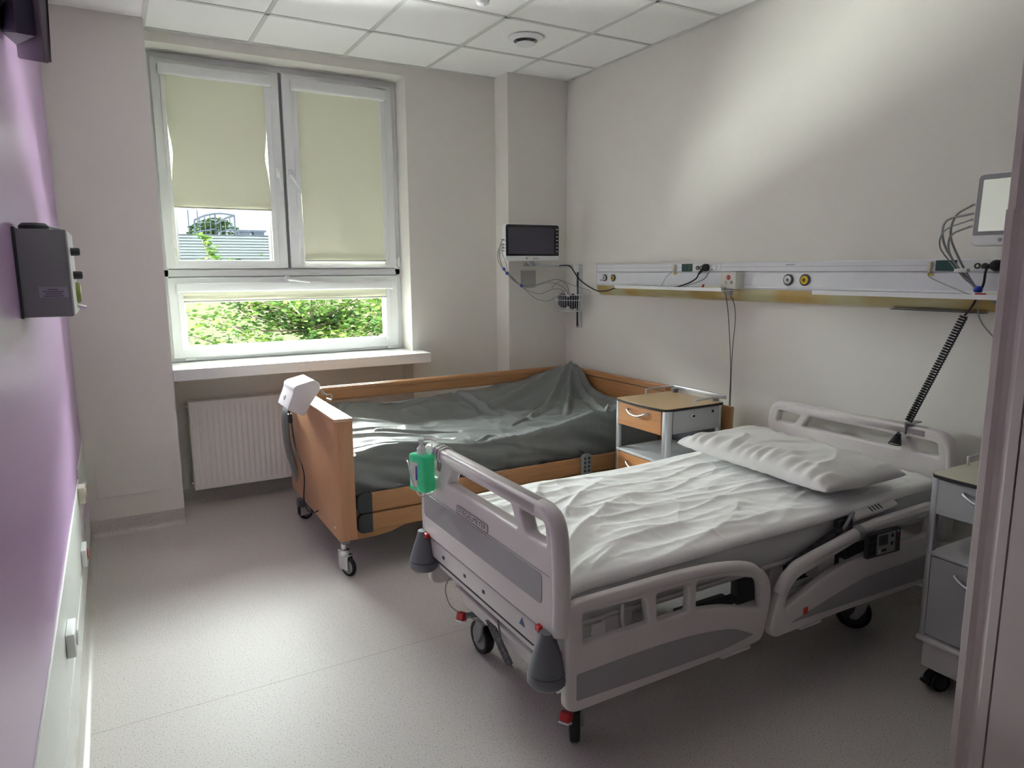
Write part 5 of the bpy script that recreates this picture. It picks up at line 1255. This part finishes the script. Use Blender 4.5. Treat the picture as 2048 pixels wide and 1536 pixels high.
# monitor leads
ml = thing('monitor_leads', 'thin grey patient leads with blue clips looping from the dark-screened monitor to the basket', 'cable', (2.6, 4.5, 1.35))
def P1(x, z, y=4.47): return V((x, y, z))
paths = [[P1(2.500, 1.790), P1(2.465, 1.78), P1(2.44, 1.70), P1(2.455, 1.63), P1(2.478, 1.583), P1(2.50, 1.555), P1(2.56, 1.50), P1(2.625, 1.466), P1(2.73, 1.462), P1(2.85, 1.49), P1(2.94, 1.505), P1(3.02, 1.47), P1(3.05, 1.40), P1(3.055, 1.36)],
         [P1(2.500, 1.758), P1(2.448, 1.74), P1(2.427, 1.67), P1(2.46, 1.60), P1(2.51, 1.545), P1(2.622, 1.466), P1(2.70, 1.445), P1(2.80, 1.470), P1(2.90, 1.48), P1(3.0, 1.44), P1(3.04, 1.38)],
         [P1(2.500, 1.735), P1(2.455, 1.72), P1(2.446, 1.66), P1(2.475, 1.59), P1(2.545, 1.53), P1(2.63, 1.455), P1(2.72, 1.41), P1(2.80, 1.40), P1(2.90, 1.43), P1(2.98, 1.425), P1(3.03, 1.37)],
         [P1(2.500, 1.712), P1(2.468, 1.70), P1(2.500, 1.62), P1(2.53, 1.54), P1(2.66, 1.43), P1(2.76, 1.36), P1(2.86, 1.345), P1(2.95, 1.38), P1(3.02, 1.42), P1(3.05, 1.38)],
         [P1(2.89, 1.44), P1(2.93, 1.475), P1(2.99, 1.49), P1(3.06, 1.45, 4.4), P1(3.10, 1.43, 4.32), P1(3.12, 1.41, 4.28)]]
for i, p in enumerate(paths):
    b = NB(); tube(b, cr_path(p, 8), [0.0032, 0.0026, 0.0024, 0.0022, 0.0022][i], 6); obj('lead', b, M['cablegrey'], ml, smooth=True)
for p in (P1(2.480, 1.583), P1(2.505, 1.552), P1(2.625, 1.462)):
    b = NB(); bmesh.ops.create_icosphere(b, subdivisions=2, radius=0.012, matrix=Matrix.Translation(p)); obj('blue_clip', b, M['blue'], ml, smooth=True)
ml2 = thing('monitor_leads', 'grey patient leads with a blue clip hanging from the bright-screened monitor over the trunking', 'cable', (2.95, 1.5, 1.35))
def Q(u, v, x): # leads hang in the plane x = const in front of the trunking
    return V((x, u, v))
TL = lambda z: T2 @ V((-0.168, 0.03, z))
for i, (z0, pts) in enumerate(((0.155, [Q(1.575, 1.775, 2.90), Q(1.60, 1.70, 2.92), Q(1.575, 1.61, 2.95), Q(1.545, 1.535, 2.98), Q(1.515, 1.483, 3.00), Q(1.47, 1.45, 3.0), Q(1.41, 1.415, 3.0)]),
                     (0.122, [Q(1.60, 1.755, 2.88), Q(1.615, 1.68, 2.90), Q(1.59, 1.60, 2.94), Q(1.55, 1.53, 2.975), Q(1.518, 1.487, 2.995), Q(1.475, 1.455, 3.0), Q(1.41, 1.42, 3.0)]),
                     (0.100, [Q(1.595, 1.72, 2.87), Q(1.622, 1.66, 2.89), Q(1.60, 1.60, 2.93), Q(1.556, 1.53, 2.97), Q(1.520, 1.488, 2.99), Q(1.51, 1.40, 3.0), Q(1.49, 1.34, 3.02), Q(1.42, 1.26, 3.04)]),
                     (0.075, [Q(1.575, 1.70, 2.88), Q(1.59, 1.64, 2.90), Q(1.58, 1.58, 2.95), Q(1.55, 1.53, 2.98), Q(1.522, 1.488, 3.0)]))):
    b = NB(); tube(b, cr_path([TL(z0)] + pts, 8), [0.0042, 0.0042, 0.003, 0.0042][i], 8); obj('lead', b, M['cablegrey'], ml2, smooth=True)
b = NB(); bmesh.ops.create_icosphere(b, subdivisions=2, radius=0.0165, matrix=Matrix.Translation((2.995, 1.516, 1.487))); obj('blue_clip', b, M['blue'], ml2, smooth=True)
b = NB(); box(b, 2.945, 2.975, 1.540, 1.590, 1.555, 1.572, 0.005); obj('lead_block', b, M['panelwhite'], ml2, smooth=35)
# flap on the column
fl = thing('service_hatch', 'small grey service hatch on the column face below the dark-screened monitor', 'hatch', (2.823, 4.70, 1.44))
b = NB(); box(b, 2.755, 2.892, 4.699, 4.7028, 1.442, 1.572, 0.001, 1); obj('hatch_door', b, mat('hatch_grey', C8(178, 178, 172), 0.5, var=0.01), fl)
b = NB(); cyl(b, (2.775, 4.699, 1.50), (2.775, 4.694, 1.50), 0.006, n=12); obj('hatch_lock', b, M['inset'], fl, smooth=40)

# ------------------------------------------------------------------ ceiling fittings
sm = thing('smoke_detector', 'small round smoke detector on the ceiling', 'smoke detector', (1.835, 3.50, 2.94))
b = NB(); lathe(b, [(0, H - 0.0005), (0.040, H - 0.0005), (0.040, H - 0.012), (0, H - 0.012)], (1.835, 3.515, 0), n=28); obj('base', b, M['white'], sm, smooth=40)
b = NB(); lathe(b, [(0, H - 0.012), (0.034, H - 0.012), (0.034, H - 0.026), (0, H - 0.026)], (1.835, 3.515, 0), n=28); obj('vent_band', b, M['charcoal'], sm, smooth=40)
for k in range(8):
    a = 2 * PI * k / 8
    b = NB(); box(b, 1.835 + 0.035 * math.cos(a) - 0.003, 1.835 + 0.035 * math.cos(a) + 0.003, 3.515 + 0.035 * math.sin(a) - 0.003, 3.515 + 0.035 * math.sin(a) + 0.003, H - 0.027, H - 0.012); obj('vent_rib', b, M['white'], sm)
b = NB(); lathe(b, [(0, H - 0.046), (0.022, H - 0.044), (0.034, H - 0.036), (0.037, H - 0.026), (0, H - 0.026)], (1.835, 3.515, 0), n=28); obj('cap', b, M['white'], sm, smooth=40)
b = NB(); cyl(b, (1.84, 3.502, H - 0.046), (1.84, 3.502, H - 0.043), 0.004, n=10); obj('indicator', b, M['inset'], sm)
vt = thing('ceiling_vent', 'round white disc valve air vent in the ceiling tile near the corner', 'vent', (2.377, 3.99, 2.95))
VX, VY = 2.372, 3.975
b = NB(); lathe(b, [(0.075, H - 0.022), (0.080, H - 0.018), (0.108, H - 0.006), (0.110, H - 0.0005), (0.074, H - 0.0005), (0.070, H - 0.004), (0.075, H - 0.022)], (VX, VY, 0), n=40); obj('outer_ring', b, M['white'], vt, smooth=40)
b = NB(); lathe(b, [(0, H - 0.001), (0.074, H - 0.001), (0.074, H - 0.003), (0, H - 0.003)], (VX, VY, 0), n=32); obj('duct_opening', b, M['charcoal'], vt)
b = NB(); lathe(b, [(0, H - 0.050), (0.045, H - 0.047), (0.060, H - 0.040), (0.062, H - 0.036), (0.050, H - 0.030), (0, H - 0.022)], (VX, VY, 0), n=36); obj('disc', b, M['white'], vt, smooth=40)
b = NB(); cyl(b, (VX, VY, H - 0.003), (VX, VY, H - 0.03), 0.008, n=10); obj('stem', b, M['inset'], vt)

# ------------------------------------------------------------------ things on the left wall
tv = thing('television', 'dark flat television on the purple wall, seen edge-on at the top left', 'television', (-0.13, 2.6, 2.15))
# panel swivelled a little towards the window; its lower edge drops towards the camera
ex = V((0.100, -0.60, 0)).normalized(); nn = V((ex.y * -1, ex.x, 0)).normalized()
P0 = V((-0.199, 2.90, 0))
def tvp(s_, z, d): # s_ along the panel from the far end, d in front (towards the room)
    return P0 + ex * s_ + V((0.985, 0.164, 0)) * d + V((0, 0, z))
def hexa(pts, m, nm, par, r=0.003):
    b = NB(); vs = [b.verts.new(p) for p in pts]
    for q in [(3, 2, 1, 0), (4, 5, 6, 7), (0, 1, 5, 4), (1, 2, 6, 5), (2, 3, 7, 6), (3, 0, 4, 7)]: b.faces.new([vs[i] for i in q])
    bmesh.ops.bevel(b, geom=list(b.edges), offset=r, segments=2, affect='EDGES'); return obj(nm, b, m, par, smooth=35)
tvm = mat('television_casing', C8(70, 66, 86), 0.45, var=0.03)
hexa([tvp(0.03, 2.34, -0.045), tvp(0.50, 2.215, -0.045), tvp(0.50, 2.215, 0), tvp(0.03, 2.30, 0), tvp(0.03, 2.80, -0.045), tvp(0.50, 2.80, -0.045), tvp(0.50, 2.80, 0), tvp(0.03, 2.80, 0)], tvm, 'rear_housing', tv)
cas = hexa([tvp(0.0, 2.27, 0.0), tvp(0.60, 2.125, 0.0), tvp(0.60, 2.125, 0.012), tvp(0.0, 2.27, 0.012), tvp(0, 2.84, 0.0), tvp(0.60, 2.84, 0.0), tvp(0.60, 2.84, 0.040), tvp(0, 2.84, 0.040)], mat('television_side', C8(128, 122, 128), 0.4, var=0.02), 'casing', tv)
hexa([tvp(0.0, 2.272, 0.0125), tvp(0.60, 2.128, 0.0125), tvp(0.60, 2.128, 0.016), tvp(0.0, 2.272, 0.016), tvp(0, 2.84, 0.0405), tvp(0.60, 2.84, 0.0405), tvp(0.60, 2.84, 0.044), tvp(0, 2.84, 0.044)], M['gloss'], 'screen', tv, 0.001)
for k in range(4):
    z = 2.36 + 0.065 * k
    hexa([tvp(0.06, z + 0.02, -0.049), tvp(0.46, z - 0.03, -0.049), tvp(0.46, z - 0.03, -0.044), tvp(0.06, z + 0.02, -0.044), tvp(0.06, z + 0.045, -0.049), tvp(0.46, z + 0.005, -0.049), tvp(0.46, z + 0.005, -0.044), tvp(0.06, z + 0.045, -0.044)], M['charcoal'], 'vent_slots', tv, 0.0015)
b = NB(); box(b, XL + 0.0015, XL + 0.02, 2.5, 2.62, 2.45, 2.65, 0.003); obj('wall_mount', b, M['charcoal'], tv)
# steel supply box
gb = thing('wall_control_box', 'grey metal box with knobs and a gauge on the purple wall, label on its side', 'wall box', (-0.16, 2.55, 1.45))
b = NB(); box(b, XL + 0.004, -0.100, 2.405, 2.74, 1.452, 1.700, 0.003); obj('housing', b, mat('box_dark_grey', C8(146, 149, 152), 0.4, var=0.015), gb, smooth=35)
b = NB(); box(b, XL, XL + 0.008, 2.398, 2.75, 1.45, 1.705, 0.002); obj('back_plate', b, M['charcoal'], gb)
b = NB(); box(b, -0.1005, -0.0955, 2.405, 2.74, 1.455, 1.698, 0.001, 1); obj('front_panel', b, M['panelwhite'], gb)
b = NB(); box(b, -0.178, -0.108, 2.4035, 2.4052, 1.508, 1.538, 0.0005, 1); sl_ = obj('side_label', b, M['tagpaper'], gb)
for k, (a_, c_2) in enumerate(((-0.156, -0.132), (-0.168, -0.118), (-0.163, -0.122), (-0.168, -0.118))):
    b = NB(); box(b, a_, c_2, 2.4028, 2.4036, 1.5295 - 0.0062 * k, 1.5315 - 0.0062 * k); obj('label_line', b, M['ink'], sl_)
for y, z in ((2.52, 1.640), (2.55, 1.570)):
    b = NB(); lathe(b, [(0, 0.024), (0.010, 0.024), (0.012, 0.018), (0.012, 0.0), (0, 0.0)], (-0.0955, y, z), (1, 0, 0), 16); obj('knob', b, M['charcoal'], gb, smooth=40)
b = NB(); lathe(b, [(0, 0.012), (0.028, 0.012), (0.033, 0.006), (0.033, 0.0), (0, 0.0)], (-0.0955, 2.64, 1.515), (1, 0, 0), 24); gg = obj('gauge', b, M['gauge'], gb, smooth=40)
b = NB(); cyl(b, (-0.0955, 2.60, 1.475), (-0.072, 2.60, 1.468), 0.007, n=10); obj('nozzle', b, M['chrome'], gb, smooth=40)
b = NB(); lathe(b, [(0, 0.022), (0.030, 0.020), (0.038, 0.012), (0.038, 0.0), (0, 0.0)], (-0.180, 2.50, 1.7005), (0, 0, 1), 24); obj('top_valve', b, M['charcoal'], gb, smooth=40)
b = NB(); tube(b, [(-0.150, 2.50, 1.712), (-0.115, 2.50, 1.706)], 0.004, 8); obj('valve_pin', b, M['chrome'], gb, smooth=40)
# sockets on the left wall
def wall_socket(y, z, label, m, w_=0.08, d=0.035, red=False):
    t = thing('wall_socket', label, 'socket', (XL + 0.02, y, z - 0.04), group=None)
    b = NB(); box(b, XL + 0.0062, XL + d, y - w_ / 2, y + w_ / 2, z - 0.04, z + 0.04, 0.005); obj('housing', b, m, t, smooth=35)
    b = NB(); lathe(b, [(0.020, 0), (0.026, 0), (0.026, 0.004), (0.020, 0.004), (0.020, 0)], (XL + d, y, z), (1, 0, 0), 20); obj('socket_ring', b, M['red'] if red else m, t, smooth=40)
wall_socket(2.545, 0.405, 'white double wall socket on the pale panel below the purple wall, nearest the camera', M['white'], 0.13, 0.032)
wall_socket(3.86, 0.52, 'cream wall socket low on the purple wall, furthest from the camera', M['cream'], 0.09, 0.035)
wall_socket(3.62, 0.30, 'white wall socket with a red ring low on the purple wall', M['white'], 0.13, 0.028, True)

# ------------------------------------------------------------------ outdoors
b = NB(); box(b, -30, 40, 5.35, 70, -3.7, -3.5); struct('ground', b, M['grass'])
eb = thing('opposite_building', 'yellow rendered building with white ribbed sheet metal parapet across the courtyard', 'building', (5, 18, -3.5))
b = NB(); box(b, -8, 16, 14.0, 22, -3.5, 1.62); obj('wall', b, M['extyellow'], eb)
b = NB()
n_ = 12
pr_ = [(14.0, 1.60)]
for k in range(n_):
    z0 = 1.62 + k * 0.051
    pr_ += [(13.90, z0), (13.88, z0 + 0.030), (14.02, z0 + 0.031), (14.02, z0 + 0.050)]
pr_ += [(13.90, 2.24), (14.2, 2.24), (14.2, 1.60)]
lo = [b.verts.new((-8, y, z)) for y, z in pr_]; hi = [b.verts.new((16, y, z)) for y, z in pr_]
for i in range(len(pr_)): b.faces.new([lo[i], lo[(i + 1) % len(pr_)], hi[(i + 1) % len(pr_)], hi[i]])
obj('ribbed_parapet', b, M['extwhite'], eb)
b = NB(); box(b, -8, 16, 14.2, 22, 1.62, 2.0); obj('roof', b, M['extwhite'], eb)
rl = thing('roof_ladder_cage', 'galvanised steel ladder guard rail standing above the white parapet', 'railing', (1.75, 13.9, 2.2))
for (xa, ya, xb_, yb_) in ((1.36, 13.5, 1.70, 13.5), (1.70, 13.5, 2.02, 13.5)):
    zt0, zt1 = (2.46, 2.58) if xa < 1.6 else (2.40, 2.56)
    b = NB(); tube(b, cr_path([(xa, ya, zt0), ((xa + xb_) / 2, ya, (zt0 + zt1) / 2 + 0.02), (xb_, yb_, zt1)], 5), 0.016, 8); obj('top_rail', b, M['extgrey'], rl, smooth=True)
    b = NB(); tube(b, [(xa, ya, 2.26), (xb_, yb_, 2.32)], 0.012, 8); obj('mid_rail', b, M['extgrey'], rl, smooth=True)
    for k in range(5):
        x = xa + (xb_ - xa) * k / 4; zt = zt0 + (zt1 - zt0) * k / 4
        b = NB(); tube(b, [(x, ya, 1.9), (x, ya, zt)], 0.013 if k in (0, 4) else 0.008, 8); obj('upright', b, M['extgrey'], rl, smooth=True)
b = NB(); tube(b, cr_path([(1.70, 13.5, 2.58), (1.85, 13.7, 2.60), (2.02, 13.5, 2.56)], 6), 0.014, 8); obj('hoop', b, M['extgrey'], rl, smooth=True)
for y_, lab in ((1.36, 'left'),):
    b = NB(); box(b, 1.36, 2.02, 13.4, 13.6, 1.92, 1.97); obj('base_frame', b, M['extgrey'], rl)
for o in [o for o in bpy.data.objects if o.parent == rl]:
    for v in o.data.vertices:
        p = v.co + o.location + rl.location; k_ = (p.y + 0.85) / p.y
        v.co = V((p.x * k_, p.y * k_, 1.578 + (p.z - 1.578) * k_)) - o.location - rl.location
for i, x in enumerate((1.21, 1.45, 1.62)):
    b = NB(); tube(b, [(x, 15.5, 2.0), (x + 0.02, 15.5, 4.6)], 0.010, 6)
    tag(obj('lightning_rod', b, M['extgrey'], None, smooth=True, base=True), 'thin vertical rod rising from the roof opposite, ' + ('leftmost', 'middle', 'rightmost')[i] + ' of three', 'rod')
for i, (x, h) in enumerate(((2.36, 2.36), (2.62, 2.36))):
    b = NB(); box(b, x - 0.10, x + 0.10, 14.6, 14.9, 2.0, h, 0.02); box(b, x - 0.13, x + 0.13, 14.55, 14.95, h - 0.03, h + 0.01, 0.01)
    tag(obj('roof_vent', b, M['extgrey'], None, base=True), 'small grey roof vent on the opposite building, ' + ('left' if i == 0 else 'right') + ' one right of the ladder', 'vent')
# leafy trees
def leaves(c, r, n, size, seed, name, m, parent, flat=1.0, shell=0.0):
    rnd = random.Random(seed); b = NB()
    for _ in range(n):
        while True:
            p = V((rnd.uniform(-1, 1), rnd.uniform(-1, 1), rnd.uniform(-1, 1)))
            if shell < p.length < 1: break
        q = V((c[0] + p.x * r[0], c[1] + p.y * r[1], c[2] + p.z * r[2]))
        if noise.noise(q * 1.3 + V((seed, 0, 0))) < -0.05 and rnd.random() < 0.85: continue
        s_ = size * rnd.uniform(0.6, 1.25)
        R_ = Matrix.Rotation(rnd.uniform(0, 6.28), 3, 'Z') @ Matrix.Rotation(rnd.uniform(-1.2, 1.2), 3, 'X')
        pts = [(-1, 0, 0), (-0.35, 0.42, 0.06), (0.45, 0.38, 0.06), (1, 0, 0), (0.45, -0.38, 0.06), (-0.35, -0.42, 0.06)]
        vs = [b.verts.new(q + R_ @ V((a * s_, c2 * s_, d * s_))) for a, c2, d in pts]
        b.faces.new([vs[0], vs[1], vs[2], vs[3]]); b.faces.new([vs[0], vs[3], vs[4], vs[5]])
    return obj(name, b, m, parent, keep_normals=True)
def near_tree():
    t = thing('courtyard_tree', 'young leafy green tree just outside the window in front of the yellow wall', 'tree', (1.9, 8.2, -3.5))
    rnd = random.Random(3)
    b = NB()
    tube(b, cr_path([(1.95, 8.2, -3.5), (1.92, 8.2, -1.5), (1.98, 8.2, 0.2), (2.0, 8.2, 1.3)], 6), [0.05] * 6 + [0.036] * 6 + [0.022] * 6 + [0.010], 8)
    obj('trunk', b, M['bark'], t, smooth=True)
    crown = []
    b = NB()
    tips = []
    for k in range(64):
        z0 = rnd.uniform(-0.4, 1.15); base = V((1.95, 8.2, z0)); a = rnd.uniform(0, 2 * PI); L = rnd.uniform(0.5, 1.45)
        tip = base + V((math.cos(a) * L * 1.15, math.sin(a) * L * 0.6, rnd.uniform(0.15, 0.7)))
        mid = (base + tip) / 2 + V((0, 0, -0.08))
        tube(b, cr_path([base, mid, tip], 4), [0.009] * 4 + [0.006] * 4 + [0.003], 5)
        tips.append((base, mid, tip))
    # one tall shoot that reaches up in front of the parapet, and side shoots
    for p in ([(1.2, 8.0, 1.2), (1.05, 8.0, 1.55), (0.90, 8.0, 1.80), (0.86, 8.0, 1.97)], [(1.9, 8.1, 1.2), (1.75, 8.0, 1.55), (1.70, 8.0, 1.72)], [(1.3, 8.0, 1.2), (1.25, 8.0, 1.5), (1.18, 8.0, 1.68)]):
        tube(b, cr_path(p, 4), 0.006, 5); tips.append(tuple(V(q) for q in (p[0], p[1], p[-1])))
    o = obj('branches', b, M['bark'], t, smooth=True)
    b = NB()
    for (p0, p1, p2) in tips:
        for _ in range(230):
            u = rnd.random() ** 0.8; q = p0 * (1 - u) ** 2 + p1 * 2 * u * (1 - u) + p2 * u * u
            q = q + V((rnd.gauss(0, 0.085), rnd.gauss(0, 0.085), rnd.gauss(0, 0.075))) * (0.35 + 0.8 * u if p2.z < 1.65 else 0.35)
            s_ = rnd.uniform(0.022, 0.042)
            R_ = Matrix.Rotation(rnd.uniform(0, 6.28), 3, 'Z') @ Matrix.Rotation(rnd.uniform(-1.3, 1.3), 3, 'X')
            pts = [(-1, 0, 0), (-0.35, 0.45, 0.08), (0.4, 0.40, 0.08), (1, 0, 0), (0.4, -0.40, 0.08), (-0.35, -0.45, 0.08)]
            vs = [b.verts.new(q + R_ @ V((a * s_, c2 * s_, d * s_))) for a, c2, d in pts]
            b.faces.new([vs[0], vs[1], vs[2], vs[3]]); b.faces.new([vs[0], vs[3], vs[4], vs[5]])
    o = obj('foliage', b, M['leaf'], t, keep_normals=True)
near_tree()
ft = thing('distant_tree', 'round green tree showing above the roof opposite, behind the ladder rail', 'tree', (3.5, 30, -3.5))
b = NB(); tube(b, [(3.5, 30, -3.5), (3.4, 30, 0), (3.5, 30, 2.2)], [0.25, 0.2, 0.1], 8); obj('trunk', b, M['bark'], ft, smooth=True)
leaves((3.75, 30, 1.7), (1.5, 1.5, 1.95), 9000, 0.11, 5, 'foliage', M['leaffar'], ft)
ft = thing('distant_tree', 'lower green tree furthest away, behind the round tree above the roof opposite', 'tree', (2.2, 32, -3.5))
b = NB(); tube(b, [(3.3, 37, -3.5), (3.2, 37, 0), (3.3, 37, 1.2)], [0.25, 0.2, 0.1], 8); obj('trunk', b, M['bark'], ft, smooth=True)
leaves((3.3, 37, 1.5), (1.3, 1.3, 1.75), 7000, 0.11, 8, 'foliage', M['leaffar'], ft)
